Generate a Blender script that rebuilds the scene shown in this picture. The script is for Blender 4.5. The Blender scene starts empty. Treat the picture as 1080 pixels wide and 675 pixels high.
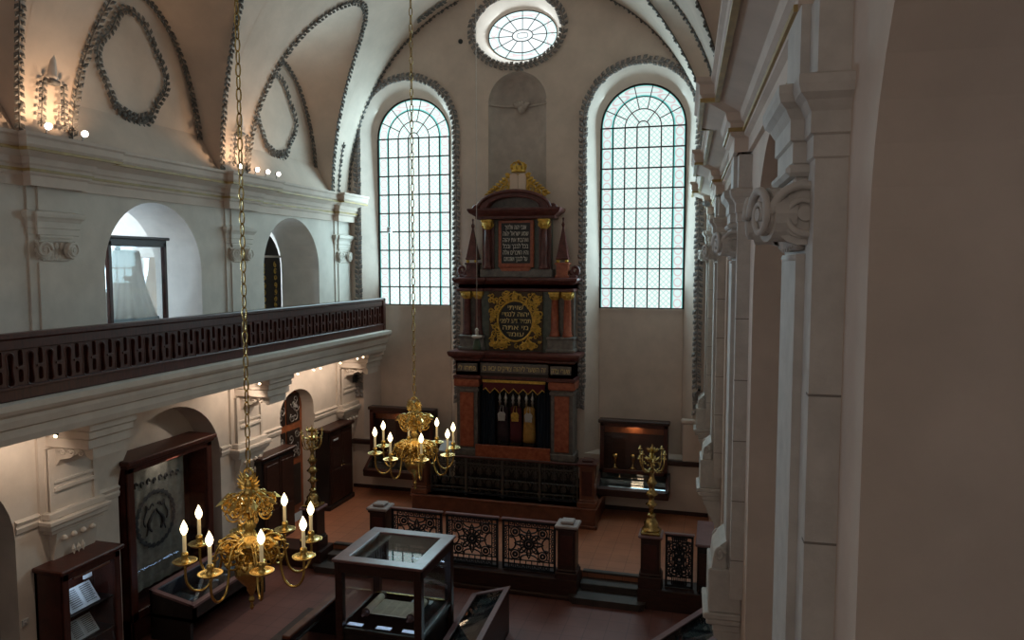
# interior of a baroque synagogue hall seen from the west gallery
EK = dict(corn=1.0, under=30.0, cand=14.0, east=215.0, north=190.0, west=25.0, westc=(1.0, .90, .82))
EXPO = 0.34
WEST = 0.3  # glow of the added west fill windows
import bpy, math, random
from mathutils import Vector, Matrix
from mathutils.geometry import tessellate_polygon
random.seed(7)
PI = math.pi
C = bpy.context.scene.collection
V = Vector

# ------------------------------------------------------------------ materials
def node(nt, typ, loc=None, **kw):
    n = nt.nodes.new(typ)
    for k, v in kw.items():
        setattr(n, k, v)
    return n

def mat(name, col, rough=0.7, metal=0.0, noise=0.0, scale=3.0, bump=0.0, bscale=30.0, emit=None, estr=0.0, spec=0.5, stretch=None, col2=None):
    m = bpy.data.materials.new(name)
    m.use_nodes = True
    nt = m.node_tree
    b = nt.nodes['Principled BSDF']
    b.inputs['Roughness'].default_value = rough
    b.inputs['Metallic'].default_value = metal
    b.inputs['Specular IOR Level'].default_value = spec
    b.inputs['Base Color'].default_value = (*col, 1)
    if noise or col2:
        tc = node(nt, 'ShaderNodeTexCoord')
        mp = node(nt, 'ShaderNodeMapping')
        if stretch:
            mp.inputs['Scale'].default_value = stretch
        nt.links.new(tc.outputs['Object'], mp.inputs['Vector'])
        nz = node(nt, 'ShaderNodeTexNoise')
        nz.inputs['Scale'].default_value = scale
        nz.inputs['Detail'].default_value = 5
        nz.inputs['Roughness'].default_value = 0.6
        nt.links.new(mp.outputs['Vector'], nz.inputs['Vector'])
        cr = node(nt, 'ShaderNodeValToRGB')
        c2 = col2 if col2 else tuple(min(1, c * (1 + noise)) for c in col)
        c1 = col if col2 else tuple(c * (1 - noise) for c in col)
        cr.color_ramp.elements[0].position = 0.32
        cr.color_ramp.elements[1].position = 0.68
        cr.color_ramp.elements[0].color = (*c1, 1)
        cr.color_ramp.elements[1].color = (*c2, 1)
        nt.links.new(nz.outputs['Fac'], cr.inputs['Fac'])
        nt.links.new(cr.outputs['Color'], b.inputs['Base Color'])
    if bump:
        tc2 = node(nt, 'ShaderNodeTexCoord')
        n2 = node(nt, 'ShaderNodeTexNoise')
        n2.inputs['Scale'].default_value = bscale
        n2.inputs['Detail'].default_value = 4
        nt.links.new(tc2.outputs['Object'], n2.inputs['Vector'])
        bp = node(nt, 'ShaderNodeBump')
        bp.inputs['Strength'].default_value = bump
        bp.inputs['Distance'].default_value = 0.02
        nt.links.new(n2.outputs['Fac'], bp.inputs['Height'])
        nt.links.new(bp.outputs['Normal'], b.inputs['Normal'])
    if emit:
        b.inputs['Emission Color'].default_value = (*emit, 1)
        b.inputs['Emission Strength'].default_value = estr
    return m

def glass_mat(name, tint=(0.9, 0.95, 0.95), refl=0.12):
    m = bpy.data.materials.new(name)
    m.use_nodes = True
    nt = m.node_tree
    out = nt.nodes['Material Output']
    nt.nodes.remove(nt.nodes['Principled BSDF'])
    tr = node(nt, 'ShaderNodeBsdfTransparent'); tr.inputs['Color'].default_value = (*tint, 1)
    gl = node(nt, 'ShaderNodeBsdfGlossy'); gl.inputs['Roughness'].default_value = 0.03
    fr = node(nt, 'ShaderNodeLayerWeight')
    pw = node(nt, 'ShaderNodeMath', operation='POWER'); pw.inputs[1].default_value = 4.0
    nt.links.new(fr.outputs['Facing'], pw.inputs[0])
    ad = node(nt, 'ShaderNodeMath', operation='MULTIPLY_ADD', use_clamp=True); ad.inputs[1].default_value = .7; ad.inputs[2].default_value = refl
    nt.links.new(pw.outputs[0], ad.inputs[0])
    mx = node(nt, 'ShaderNodeMixShader')
    nt.links.new(ad.outputs[0], mx.inputs['Fac'])
    nt.links.new(tr.outputs[0], mx.inputs[1]); nt.links.new(gl.outputs[0], mx.inputs[2])
    nt.links.new(mx.outputs[0], out.inputs['Surface'])
    return m

class G:
    """tiny helper that chains math nodes"""
    def __init__(s, nt): s.nt = nt
    def m(s, op, a, b=None, c=None, clamp=False):
        n = node(s.nt, 'ShaderNodeMath', operation=op, use_clamp=clamp)
        for i, x in enumerate((a, b, c)):
            if x is None: continue
            if isinstance(x, (int, float)): n.inputs[i].default_value = x
            else: s.nt.links.new(x, n.inputs[i])
        return n.outputs[0]
    def mix(s, f, a, b):
        n = node(s.nt, 'ShaderNodeMix', data_type='RGBA')
        if isinstance(f, (int, float)): n.inputs['Factor'].default_value = f
        else: s.nt.links.new(f, n.inputs['Factor'])
        for k, x in (('A', a), ('B', b)):
            i = n.inputs[6 if k == 'A' else 7]
            if isinstance(x, tuple): i.default_value = (*x, 1)
            else: s.nt.links.new(x, i)
        return n.outputs[2]

def stained_mat(name, hw, strength, kind):
    """leaded daylight glass; object x across, z up from the springing line"""
    m = bpy.data.materials.new(name); m.use_nodes = True
    nt = m.node_tree
    b = nt.nodes['Principled BSDF']
    g = G(nt)
    tc = node(nt, 'ShaderNodeTexCoord'); sp = node(nt, 'ShaderNodeSeparateXYZ')
    nt.links.new(tc.outputs['Object'], sp.inputs[0])
    x, z = sp.outputs['X'], sp.outputs['Z']
    col = hw / 3.5
    # distance from the outer edge (straight sides below, arc above)
    zz = g.m('MAXIMUM', z, 0.0)
    r = g.m('SQRT', g.m('ADD', g.m('MULTIPLY', x, x), g.m('MULTIPLY', zz, zz)))
    if kind == 'oval':
        zq = g.m('MULTIPLY', z, 1.48)
        r = g.m('SQRT', g.m('ADD', g.m('MULTIPLY', x, x), g.m('MULTIPLY', zq, zq)))
    e = g.m('SUBTRACT', hw, r)
    # diamond lattice
    p = 0.155
    u = g.m('ABSOLUTE', g.m('SUBTRACT', g.m('FRACT', g.m('DIVIDE', g.m('ADD', x, z), p)), 0.5))
    v = g.m('ABSOLUTE', g.m('SUBTRACT', g.m('FRACT', g.m('DIVIDE', g.m('SUBTRACT', x, z), p)), 0.5))
    lat = g.m('MAXIMUM', g.m('GREATER_THAN', u, 0.43), g.m('GREATER_THAN', v, 0.43))
    dot = g.m('MULTIPLY', g.m('LESS_THAN', u, 0.13), g.m('LESS_THAN', v, 0.13))
    c = g.mix(lat, (0.90, 1.0, 0.98), (0.40, 0.74, 0.68)) if kind != 'oval' else g.mix(lat, (0.86, 0.96, 0.98), (0.80, 0.93, 0.95))
    c = g.mix(g.m('MULTIPLY', dot, 0.7), c, (0.92, 0.80, 0.82))
    # border band: teal edging and pink ovals
    band = g.m('LESS_THAN', e, col)
    s = g.m('SUBTRACT', g.m('FRACT', g.m('DIVIDE', z, 0.30)), 0.5)
    q = g.m('SUBTRACT', g.m('DIVIDE', e, col), 0.5)
    ov = g.m('SQRT', g.m('ADD', g.m('MULTIPLY', s, s), g.m('MULTIPLY', g.m('MULTIPLY', q, q), 1.6)))
    ring = g.m('MULTIPLY', g.m('GREATER_THAN', ov, 0.33), g.m('LESS_THAN', ov, 0.45))
    bc = g.mix(ring, (0.72, 0.93, 0.91), (0.72, 0.60, 0.62))
    edge = g.m('GREATER_THAN', g.m('ABSOLUTE', q), 0.36)
    bc = g.mix(edge, bc, (0.16, 0.62, 0.58) if kind != 'oval' else (0.62, 0.85, 0.86))
    c = g.mix(band, c, bc)
    b.inputs['Base Color'].default_value = (0.05, 0.06, 0.06, 1)
    b.inputs['Roughness'].default_value = 0.2
    nt.links.new(c, b.inputs['Emission Color'])
    b.inputs['Emission Strength'].default_value = strength
    return m

def tile_mat(name, c1, c2, sx, sy, rough=0.55):
    m = bpy.data.materials.new(name); m.use_nodes = True
    nt = m.node_tree; b = nt.nodes['Principled BSDF']
    tc = node(nt, 'ShaderNodeTexCoord')
    br = node(nt, 'ShaderNodeTexBrick', offset=0.0)
    br.inputs['Color1'].default_value = (*c1, 1); br.inputs['Color2'].default_value = (*c2, 1)
    br.inputs['Mortar'].default_value = (c1[0]*.55, c1[1]*.55, c1[2]*.55, 1)
    br.inputs['Scale'].default_value = 1.0
    br.inputs['Mortar Size'].default_value = 0.006
    br.inputs['Brick Width'].default_value = sx; br.inputs['Row Height'].default_value = sy
    nz = node(nt, 'ShaderNodeTexNoise'); nz.inputs['Scale'].default_value = 1.4; nz.inputs['Detail'].default_value = 4
    nt.links.new(tc.outputs['Object'], br.inputs['Vector']); nt.links.new(tc.outputs['Object'], nz.inputs['Vector'])
    g = G(nt)
    f = g.m('ADD', g.m('MULTIPLY', nz.outputs['Fac'], 0.7), 0.65)
    mx = node(nt, 'ShaderNodeMix', data_type='RGBA', blend_type='MULTIPLY'); mx.inputs['Factor'].default_value = 1
    nt.links.new(br.outputs['Color'], mx.inputs[6]); nt.links.new(f, mx.inputs[7])
    nt.links.new(mx.outputs[2], b.inputs['Base Color'])
    b.inputs['Roughness'].default_value = rough
    return m

def robe_mat():
    m = bpy.data.materials.new('sheer_cloth'); m.use_nodes = True
    nt = m.node_tree; out = nt.nodes['Material Output']; b = nt.nodes['Principled BSDF']
    b.inputs['Base Color'].default_value = (.78, .74, .66, 1); b.inputs['Roughness'].default_value = .9
    tr = node(nt, 'ShaderNodeBsdfTranslucent'); tr.inputs['Color'].default_value = (.85, .80, .74, 1)
    mx = node(nt, 'ShaderNodeMixShader'); mx.inputs['Fac'].default_value = .5
    nt.links.new(b.outputs[0], mx.inputs[1]); nt.links.new(tr.outputs[0], mx.inputs[2]); nt.links.new(mx.outputs[0], out.inputs['Surface'])
    return m

M = dict(
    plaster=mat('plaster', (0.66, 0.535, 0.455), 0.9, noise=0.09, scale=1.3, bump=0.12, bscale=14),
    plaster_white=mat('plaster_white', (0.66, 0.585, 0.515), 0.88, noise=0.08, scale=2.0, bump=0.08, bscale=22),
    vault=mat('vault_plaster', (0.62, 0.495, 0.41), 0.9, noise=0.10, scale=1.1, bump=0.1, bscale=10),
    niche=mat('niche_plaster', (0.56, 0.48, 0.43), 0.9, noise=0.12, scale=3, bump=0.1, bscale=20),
    stucco=mat('shaded_stucco_leaf', (0.15, 0.14, 0.13), 0.85, noise=0.3, scale=9),  # pale stucco darkened: shade around the leaves is put into the colour
    stone=mat('stone', (0.55, 0.50, 0.46), 0.85, noise=0.10, scale=5, bump=0.15, bscale=35),
    joint=mat('joint', (0.22, 0.19, 0.17), 0.9),
    gilt_line=mat('gilt_line', (0.42, 0.28, 0.10), 0.55, noise=0.2, scale=4),
    wood=mat('dark_wood', (0.040, 0.014, 0.009), 0.42, noise=0.35, scale=5, stretch=(1, 1, 6), bump=0.08, bscale=40),
    wood_red=mat('red_wood', (0.068, 0.018, 0.012), 0.4, noise=0.35, scale=4, stretch=(1, 6, 1)),
    wood_black=mat('black_wood', (0.018, 0.011, 0.009), 0.4, noise=0.3, scale=5),
    wood_mid=mat('brown_wood', (0.16, 0.055, 0.03), 0.4, noise=0.3, scale=4),
    case_top=mat('case_top_wood', (0.20, 0.10, 0.10), 0.30, noise=0.2, scale=5, spec=1.0),
    wood_warm=mat('orange_wood', (0.28, 0.085, 0.03), 0.45, noise=0.3, scale=5),
    red_marble=mat('red_marble', (0.26, 0.052, 0.024), 0.35, scale=9, col2=(0.44, 0.13, 0.06)),
    dark_marble=mat('dark_red_marble', (0.065, 0.016, 0.014), 0.38, scale=7, col2=(0.15, 0.045, 0.038)),
    grey_marble=mat('grey_marble', (0.10, 0.09, 0.085), 0.4, scale=8, col2=(0.21, 0.18, 0.16)),
    green_marble=mat('green_marble', (0.055, 0.07, 0.06), 0.4, scale=8, col2=(0.12, 0.13, 0.11)),
    black=mat('black_panel', (0.008, 0.008, 0.009), 0.35),
    white_paint=mat('white_letters', (0.75, 0.70, 0.62), 0.7),
    tablet=mat('tablet_stone', (0.78, 0.60, 0.48), 0.6),
    gold=mat('gilding', (0.68, 0.42, 0.08), 0.38, metal=0.5, noise=0.3, scale=12),
    gold_letters=mat('gold_letters', (0.80, 0.62, 0.28), 0.6),
    cap_stone=mat('cap_stone', (0.36, 0.28, 0.26), 0.55, noise=0.1, scale=6),
    iron_grey=mat('worn_iron', (0.075, 0.066, 0.058), 0.45, metal=0.3),
    brass=mat('brass', (0.74, 0.52, 0.17), 0.27, metal=1.0, noise=0.12, scale=8),
    brass_dark=mat('aged_brass', (0.55, 0.40, 0.16), 0.26, metal=1.0, noise=0.3, scale=9),
    silver=mat('silver', (0.75, 0.74, 0.7), 0.3, metal=0.9),
    iron=mat('wrought_iron', (0.022, 0.020, 0.024), 0.5, metal=0.4),
    candle=mat('candle_sleeve', (0.80, 0.70, 0.45), 0.5, emit=(1, 0.75, 0.4), estr=0.15),
    flame=mat('candle_bulb', (1, 0.9, 0.7), 0.3, emit=(1.0, 0.80, 0.46), estr=4.0),
    lens=mat('spot_lens', (1, 1, 0.95), 0.3, emit=(1.0, 0.90, 0.82), estr=5.0),
    lens_warm=mat('small_spot_lens', (1, 0.9, 0.7), 0.3, emit=(1.0, 0.76, 0.48), estr=4.0),
    spot_metal=mat('spot_metal', (0.35, 0.34, 0.33), 0.35, metal=0.7),
    spot_dark=mat('spot_dark', (0.03, 0.03, 0.03), 0.5),
    glass=glass_mat('case_glass', (0.97, 0.98, 0.98), 0.04),
    stucco_pale=mat('stucco_leaf_pale', (0.25, 0.225, 0.215), 0.85, noise=0.3, scale=9),  # same leaf stucco, less shade put into its colour
    glass_blue=glass_mat('top_glass', (0.62, 0.70, 0.74), 0.16),
    velvet_navy=mat('navy_curtain', (0.010, 0.016, 0.028), 0.9),
    velvet_red=mat('red_velvet', (0.10, 0.012, 0.016), 0.85),
    cloth_grey=mat('grey_curtain_cloth', (0.21, 0.20, 0.175), 0.9, noise=0.25, scale=6),
    cloth_white=mat('cream_cloth', (0.62, 0.58, 0.47), 0.9, noise=0.15, scale=5),
    robe=robe_mat(),
    cloth_blue=mat('pale_blue_cloth', (0.55, 0.66, 0.72), 0.9),
    mantle_gold=mat('gold_mantle', (0.42, 0.22, 0.05), 0.7, noise=0.2, scale=14),
    mantle_red=mat('crimson_mantle', (0.09, 0.012, 0.018), 0.85),
    mantle_dark=mat('dark_mantle', (0.03, 0.015, 0.02), 0.85),
    parchment=mat('parchment', (0.55, 0.46, 0.34), 0.8, noise=0.1, scale=7),
    paper=mat('paper', (0.62, 0.66, 0.70), 0.8, noise=0.08, scale=9),
    paper_tan=mat('tan_paper', (0.36, 0.30, 0.24), 0.8, noise=0.2, scale=12),
    ink=mat('ink', (0.05, 0.05, 0.055), 0.9),
    green=mat('green_tassel', (0.06, 0.08, 0.05), 0.9),
    carpet=tile_mat('red_floor', (0.20, 0.078, 0.064), (0.185, 0.072, 0.059), 0.42, 0.42, 0.5),
    terracotta=tile_mat('terracotta_floor', (0.42, 0.155, 0.078), (0.385, 0.14, 0.070), 0.40, 0.40, 0.5),
    step=mat('step_stone', (0.055, 0.040, 0.034), 0.45, noise=0.25, scale=4),
    plastic_grey=mat('grey_plastic', (0.5, 0.5, 0.5), 0.5),
)

# ------------------------------------------------------------------ mesh builder
class MB:
    def __init__(s): s.v = []; s.f = []; s.sm = []
    def add(s, vs, fs, smooth=False, mx=None):
        o = len(s.v)
        if mx is not None: vs = [mx @ V(p) for p in vs]
        s.v += [tuple(p) for p in vs]
        s.f += [tuple(i + o for i in f) for f in fs]
        s.sm += [smooth] * len(fs)
        return s
    def box(s, x0, x1, y0, y1, z0, z1, bev=0.0, mx=None):
        if x0 > x1: x0, x1 = x1, x0
        if y0 > y1: y0, y1 = y1, y0
        if z0 > z1: z0, z1 = z1, z0
        b = min(bev, (x1-x0)/3, (y1-y0)/3, (z1-z0)/3)
        if b <= 0:
            vs = [(x, y, z) for z in (z0, z1) for y in (y0, y1) for x in (x0, x1)]
            fs = [(0, 2, 3, 1), (4, 5, 7, 6), (0, 1, 5, 4), (2, 6, 7, 3), (0, 4, 6, 2), (1, 3, 7, 5)]
            return s.add(vs, fs, False, mx)
        vs = []; idx = {}
        for i, (x, sx) in enumerate(((x0, 1), (x1, -1))):
            for j, (y, sy) in enumerate(((y0, 1), (y1, -1))):
                for k, (z, sz) in enumerate(((z0, 1), (z1, -1))):
                    for a in range(3):
                        p = [x + sx*b, y + sy*b, z + sz*b]
                        p[a] = (x, y, z)[a]
                        idx[i, j, k, a] = len(vs); vs.append(tuple(p))
        fs = []
        for a in range(3):
            o1, o2 = [q for q in range(3) if q != a]
            for e in (0, 1):
                quad = []
                for (p, q) in ((0, 0), (1, 0), (1, 1), (0, 1)):
                    key = [0, 0, 0]; key[a] = e; key[o1] = p; key[o2] = q
                    quad.append(idx[(*key, a)])
                fs.append(tuple(quad))
        for a in range(3):
            o1, o2 = [q for q in range(3) if q != a]
            for p in (0, 1):
                for q in (0, 1):
                    k0 = [0, 0, 0]; k1 = [0, 0, 0]; k1[a] = 1
                    k0[o1] = k1[o1] = p; k0[o2] = k1[o2] = q
                    fs.append((idx[(*k0, o1)], idx[(*k1, o1)], idx[(*k1, o2)], idx[(*k0, o2)]))
        for i in (0, 1):
            for j in (0, 1):
                for k in (0, 1):
                    fs.append((idx[i, j, k, 0], idx[i, j, k, 1], idx[i, j, k, 2]))
        return s.add(vs, fs, False, mx)
    def lathe(s, prof, c=(0, 0, 0), n=20, smooth=True, flute=None, mx=None, sq=False):
        vs = []; fs = []
        m = len(prof)
        for k in range(n):
            a = 2*PI*k/n + (PI/4 if sq else 0)
            fl = flute(a) if flute else 1.0
            for r, z in prof:
                vs.append((c[0] + r*fl*math.cos(a), c[1] + r*fl*math.sin(a), c[2] + z))
        for k in range(n):
            k2 = (k+1) % n
            for i in range(m-1):
                fs.append((k*m+i, k2*m+i, k2*m+i+1, k*m+i+1))
        if prof[0][0] > 1e-6: fs.append(tuple(k*m for k in range(n))[::-1])
        if prof[-1][0] > 1e-6: fs.append(tuple(k*m+m-1 for k in range(n)))
        return s.add(vs, fs, smooth, mx)
    def ball(s, c, r, n=10, sc=(1, 1, 1), mx=None):
        pr = [(max(0, r*math.sin(PI*i/(n//2+1))), -r*math.cos(PI*i/(n//2+1))) for i in range(n//2+2)]
        vs = []; o = MB().lathe(pr, (0, 0, 0), n)
        return s.add([(c[0]+p[0]*sc[0], c[1]+p[1]*sc[1], c[2]+p[2]*sc[2]) for p in o.v], o.f, True, mx)
    def tube(s, pts, r, n=8, closed=False, mx=None, cap=True):
        pts = [V(p) for p in pts]; N = len(pts)
        rs = r if isinstance(r, (list, tuple)) else [r]*N
        vs = []; fs = []
        T = []
        for i in range(N):
            if closed: t = pts[(i+1) % N] - pts[i-1]
            else: t = pts[min(i+1, N-1)] - pts[max(i-1, 0)]
            T.append(t.normalized() if t.length > 1e-9 else V((0, 0, 1)))
        up = V((0, 0, 1)) if abs(T[0].z) < 0.9 else V((1, 0, 0))
        nn = T[0].cross(up).normalized()
        for i in range(N):
            nn = (nn - T[i]*nn.dot(T[i]))
            nn = nn.normalized() if nn.length > 1e-6 else T[i].orthogonal().normalized()
            bb = T[i].cross(nn)
            for k in range(n):
                a = 2*PI*k/n
                vs.append(pts[i] + (nn*math.cos(a) + bb*math.sin(a))*rs[i])
        L = N if closed else N-1
        for i in range(L):
            j = (i+1) % N
            for k in range(n):
                k2 = (k+1) % n
                fs.append((i*n+k, i*n+k2, j*n+k2, j*n+k))
        if not closed and cap:
            fs.append(tuple(range(n))[::-1]); fs.append(tuple((N-1)*n+k for k in range(n)))
        return s.add(vs, fs, True, mx)
    def prism(s, loops, d0, d1, fn, smooth=False, mx=None, back=True, sides=True):
        """loops: [outer, hole...] of 2-D points; fn(u,v,d) -> 3-D point"""
        flat = [p for l in loops for p in l]
        tris = tessellate_polygon([[V((p[0], p[1], 0)) for p in l] for l in loops])
        n = len(flat)
        vs = [fn(u, v, d0) for u, v in flat] + [fn(u, v, d1) for u, v in flat]
        fs = [tuple(t) for t in tris]
        if back: fs += [tuple(i+n for i in t)[::-1] for t in tris]
        s.add(vs, fs, False, mx)
        if sides:
            sf = []; o = 0
            for l in loops:
                m = len(l)
                for i in range(m):
                    a, b2 = o+i, o+(i+1) % m
                    sf.append((a, b2, b2+n, a+n))
                o += m
            s.add(vs, sf, smooth, mx)
        return s
    def mould(s, prof, path, side=1, z0=0.0, caps=True, mx=None):
        """sweep [(out,z)] along a plan polyline [(x,y)], offset to one side with mitres"""
        P = [V((p[0], p[1])) for p in path]; N = len(P)
        nrm = []
        for i in range(N-1):
            d = (P[i+1]-P[i]).normalized(); nrm.append(V((-d.y, d.x))*side)
        off = []
        for i in range(N):
            if i == 0: off.append(nrm[0])
            elif i == N-1: off.append(nrm[-1])
            else:
                b = nrm[i-1]+nrm[i]
                off.append(b/(1+nrm[i-1].dot(nrm[i])) if b.length > 1e-6 else nrm[i])
        m = len(prof)
        vs = [(P[i].x+off[i].x*o, P[i].y+off[i].y*o, z0+z) for i in range(N) for o, z in prof]
        fs = []
        for i in range(N-1):
            for k in range(m-1):
                fs.append((i*m+k, (i+1)*m+k, (i+1)*m+k+1, i*m+k+1))
        if caps:
            fs.append(tuple(range(m))); fs.append(tuple((N-1)*m+k for k in range(m))[::-1])
        return s.add(vs, fs, False, mx)
    def leaf(s, p, t, n, L, w, lift=0.35):
        p = V(p); t = V(t).normalized(); n = V(n).normalized(); b = n.cross(t).normalized()
        a0 = p + n*0.01
        m1 = p + t*L*0.45 + n*L*lift; tip = p + t*L + n*L*lift*0.55
        l = p + t*L*0.5 + b*w*0.5 + n*L*lift*0.4; r = p + t*L*0.5 - b*w*0.5 + n*L*lift*0.4
        dn = p + t*L*0.5 + n*0.0
        return s.add([a0, l, tip, r, m1, dn], [(0, 1, 4), (1, 2, 4), (2, 3, 4), (3, 0, 4), (1, 0, 5), (2, 1, 5), (3, 2, 5), (0, 3, 5)])
    def build(s, name, m, parent=None, local=False):
        off = V((0, 0, 0))
        if parent is not None and not local:
            p = parent
            while p is not None: off += p.location; p = p.parent
        me = bpy.data.meshes.new(name)
        me.from_pydata([V(v)-off for v in s.v], [], s.f)
        me.polygons.foreach_set('use_smooth', s.sm)
        me.materials.append(m if not isinstance(m, str) else M[m])
        me.validate(); me.update()
        o = bpy.data.objects.new(name, me); C.objects.link(o)
        if parent is not None: o.parent = parent
        return o

def resample(pts, step):
    pts = [V(p) for p in pts]
    out = [pts[0]]; acc = 0.0; last = pts[0]
    for q in pts[1:]:
        d = (q-last).length
        while acc + d >= step:
            t = (step-acc)/d
            last = last.lerp(q, t); out.append(last.copy()); d = (q-last).length; acc = 0.0
        acc += d; last = q
    return out

def garland(mb, pts, nfun, L=0.2, w=0.13, step=0.13, rnd=None):
    """row of stucco leaves along a path; nfun(p) gives the surface normal"""
    rnd = rnd or random
    L *= .66; w *= .60; step *= .98
    ps = resample(pts, step)
    for i in range(len(ps)-1):
        p = ps[i]; t = (ps[i+1]-p).normalized(); n = V(nfun(p)).normalized()
        b = n.cross(t).normalized()
        for sd in (-1, 1):
            d = (t*0.75 + b*sd*(0.55+rnd.uniform(-.15, .15))).normalized()
            mb.leaf(p + b*sd*0.02, d, n, L*rnd.uniform(.85, 1.15), w, 0.42)
        if i % 3 == 0:
            mb.ball(p + n*0.045, 0.036, 6)
    mb.tube([p + V(nfun(p)).normalized()*0.01 for p in ps], 0.014, 5)

# ------------------------------------------------------------------ objects
def thing(name, label, cat, loc=(0, 0, 0), rz=0.0, group=None):
    o = bpy.data.objects.new(name, None); C.objects.link(o)
    o.empty_display_size = 0.1
    o.location = loc; o.rotation_euler = (0, 0, rz)
    o['label'] = label; o['category'] = cat
    if group: o['group'] = group
    return o
def single(name, mb, m, label, cat, group=None, loc=None):
    if loc is None:
        xs = [p[0] for p in mb.v]; ys = [p[1] for p in mb.v]; zs = [p[2] for p in mb.v]
        loc = ((min(xs)+max(xs))/2, (min(ys)+max(ys))/2, min(zs))
    l = V(loc)
    mb.v = [tuple(V(p)-l) for p in mb.v]
    o = mb.build(name, m); o.location = l
    o['label'] = label; o['category'] = cat
    if group: o['group'] = group
    return o
def struct(name, mb, m, parent=None, local=False):
    o = mb.build(name, m, parent, local)
    if parent is None: o['kind'] = 'structure'
    return o
def dup(root, loc, label=None, group=None, rz=None):
    r = root.copy(); C.objects.link(r); r.location = loc
    if rz is not None: r.rotation_euler = (0, 0, rz)
    if label: r['label'] = label
    if group: r['group'] = group
    for ch in list(root.children):
        c = ch.copy(); C.objects.link(c); c.parent = r
        for gch in list(ch.children):
            d = gch.copy(); C.objects.link(d); d.parent = c
    return r
TN = [0]
def trim(mb, m, rz=0.0):
    TN[0] += 1
    o = struct('trim_%d' % TN[0], mb, m)
    if rz: o.rotation_euler = (0, 0, rz)
    return o

XY = lambda y: (lambda u, v, d: (u, y+d, v))           # plane facing -y, depth +y
def arch_pts(c, hw, zs, h, z0, n=24, drop=True):
    """loop: bottom-left, up, over an elliptic arch, down to bottom-right"""
    pts = [(c-hw, z0)] if drop else []
    for i in range(n+1):
        a = PI - PI*i/n
        pts.append((c + hw*math.cos(a), zs + h*math.sin(a)))
    if drop: pts.append((c+hw, z0))
    return pts
def ellipse_pts(cx, cz, a, b, n=40):
    return [(cx+a*math.cos(2*PI*i/n), cz+b*math.sin(2*PI*i/n)) for i in range(n)]
# ================================================================== THE ROOM
RW = math.radians(2.55)                 # the south wall stands slightly askew
ZS, HV, HG, HWL = 9.40, 5.95, 4.65, 3.55
XL = -11.0
def xr(y): return 0.751 - 0.0445*y
BAYL = [(7.70, 2.05), (12.82, 2.05), (17.88, 2.05), (2.55, 2.05)]
BAYR = [(7.0, 2.05), (12.4, 2.05), (17.8, 2.05), (1.6, 2.05)]
def lun(y, bays):
    for c, b in bays:
        u = (y-c)/b
        if abs(u) < 1: return math.sqrt(1-u*u)
    return 0.0

# ---- floor
f = MB().box(-12.4, 3.0, -3.6, 21.2, -0.2, 0.0)
struct('floor', f, M['carpet'])
p = MB()
p.box(-11.0, 0.7, 16.5, 21.0, 0.0, 0.45)
struct('raised_floor', p, M['terracotta'])
p = MB()
p.box(-7.98, -2.92, 15.86, 16.5, 0.0, 0.45, 0.015)
p.box(-8.02, -2.88, 15.80, 16.0, 0.0, 0.10, 0.015)
p.box(-1.60, 0.3, 15.86, 16.5, 0.0, 0.45, 0.015)
p.box(-11.0, -9.24, 15.86, 16.5, 0.0, 0.45, 0.015)
trim(p, M['wood'])
# steps up to the raised floor
def steps(x0, x1, name):
    s = MB()
    s.box(x0, x1, 16.15, 16.55, 0.0, 0.30, 0.02)
    s.box(x0, x1, 16.13, 16.55, 0.27, 0.305, 0.012)
    s.box(x0, x1, 16.46, 16.6, 0.415, 0.462, 0.012)
    lp = [(x0-.18, 15.80), (x0-.08, 15.70), (x1+.08, 15.70), (x1+.18, 15.80), (x1+.18, 16.2), (x0-.18, 16.2)]
    s.prism([lp], 0.0, 0.15, lambda u, v, d: (u, v, d))
    lp2 = [(a + (-.025 if a < (x0+x1)/2 else .025), b - (.025 if b < 16 else 0)) for a, b in lp]
    s.prism([lp2], 0.125, 0.16, lambda u, v, d: (u, v, d))
    return struct(name, s, M['step'])
a = steps(-2.90, -1.62, 'steps'); b = steps(-9.22, -8.00, 'steps')

# ---- east wall with two arched windows, oval window and niche
WC = [-9.12, -2.17]; WHW, WSP = 1.50, 11.38
GHW, GSP, GSILL, GY = 1.18, 11.28, 6.17, 21.60
OVC = (-5.68, 14.07)
NC, NHW, NSP = -5.68, 0.86, 12.04
loops = [[(-12.0, 0.0), (1.4, 0.0), (1.4, 16.2), (-12.0, 16.2)]]
for c in WC: loops.append(arch_pts(c, WHW, WSP, WHW, 2.02, 28)[::-1])
loops.append(ellipse_pts(OVC[0], OVC[1], 1.27, 0.95, 40)[::-1])
loops.append(arch_pts(NC, NHW, NSP, NHW, 7.6, 20)[::-1])
w = MB()
w.prism(loops, 21.0, 21.01, lambda u, v, d: (u, d, v), back=False, sides=False)
for c in WC:                                              # splayed reveals
    o = arch_pts(c, WHW, WSP, WHW, 2.02, 28); i_ = arch_pts(c, GHW, GSP, GHW, 2.02, 28)
    n = len(o)
    vs = [(u, 21.0, v) for u, v in o] + [(u, GY, v) for u, v in i_]
    w.add(vs, [(k, k+1, k+1+n, k+n) for k in range(n-1)], True)
    w.add([(c-WHW, 21.0, 2.02), (c+WHW, 21.0, 2.02), (c+GHW, GY, 2.02), (c-GHW, GY, 2.02)], [(0, 1, 2, 3)])
    w.box(c-GHW, c+GHW, GY-0.03, GY+0.1, 2.02, GSILL)
    w.box(c-GHW, c+GHW, GY-0.06, GY+0.1, GSILL-0.06, GSILL)
o = ellipse_pts(*OVC, 1.27, 0.95); i_ = ellipse_pts(OVC[0], OVC[1], 1.03, 0.70); n = len(o)
w.add([(u, 21.0, v) for u, v in o]+[(u, GY, v) for u, v in i_], [(k, (k+1) % n, (k+1) % n+n, k+n) for k in range(n)], True)
w.box(-12.0, 1.4, 21.9, 22.2, 0, 16.2)
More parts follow.
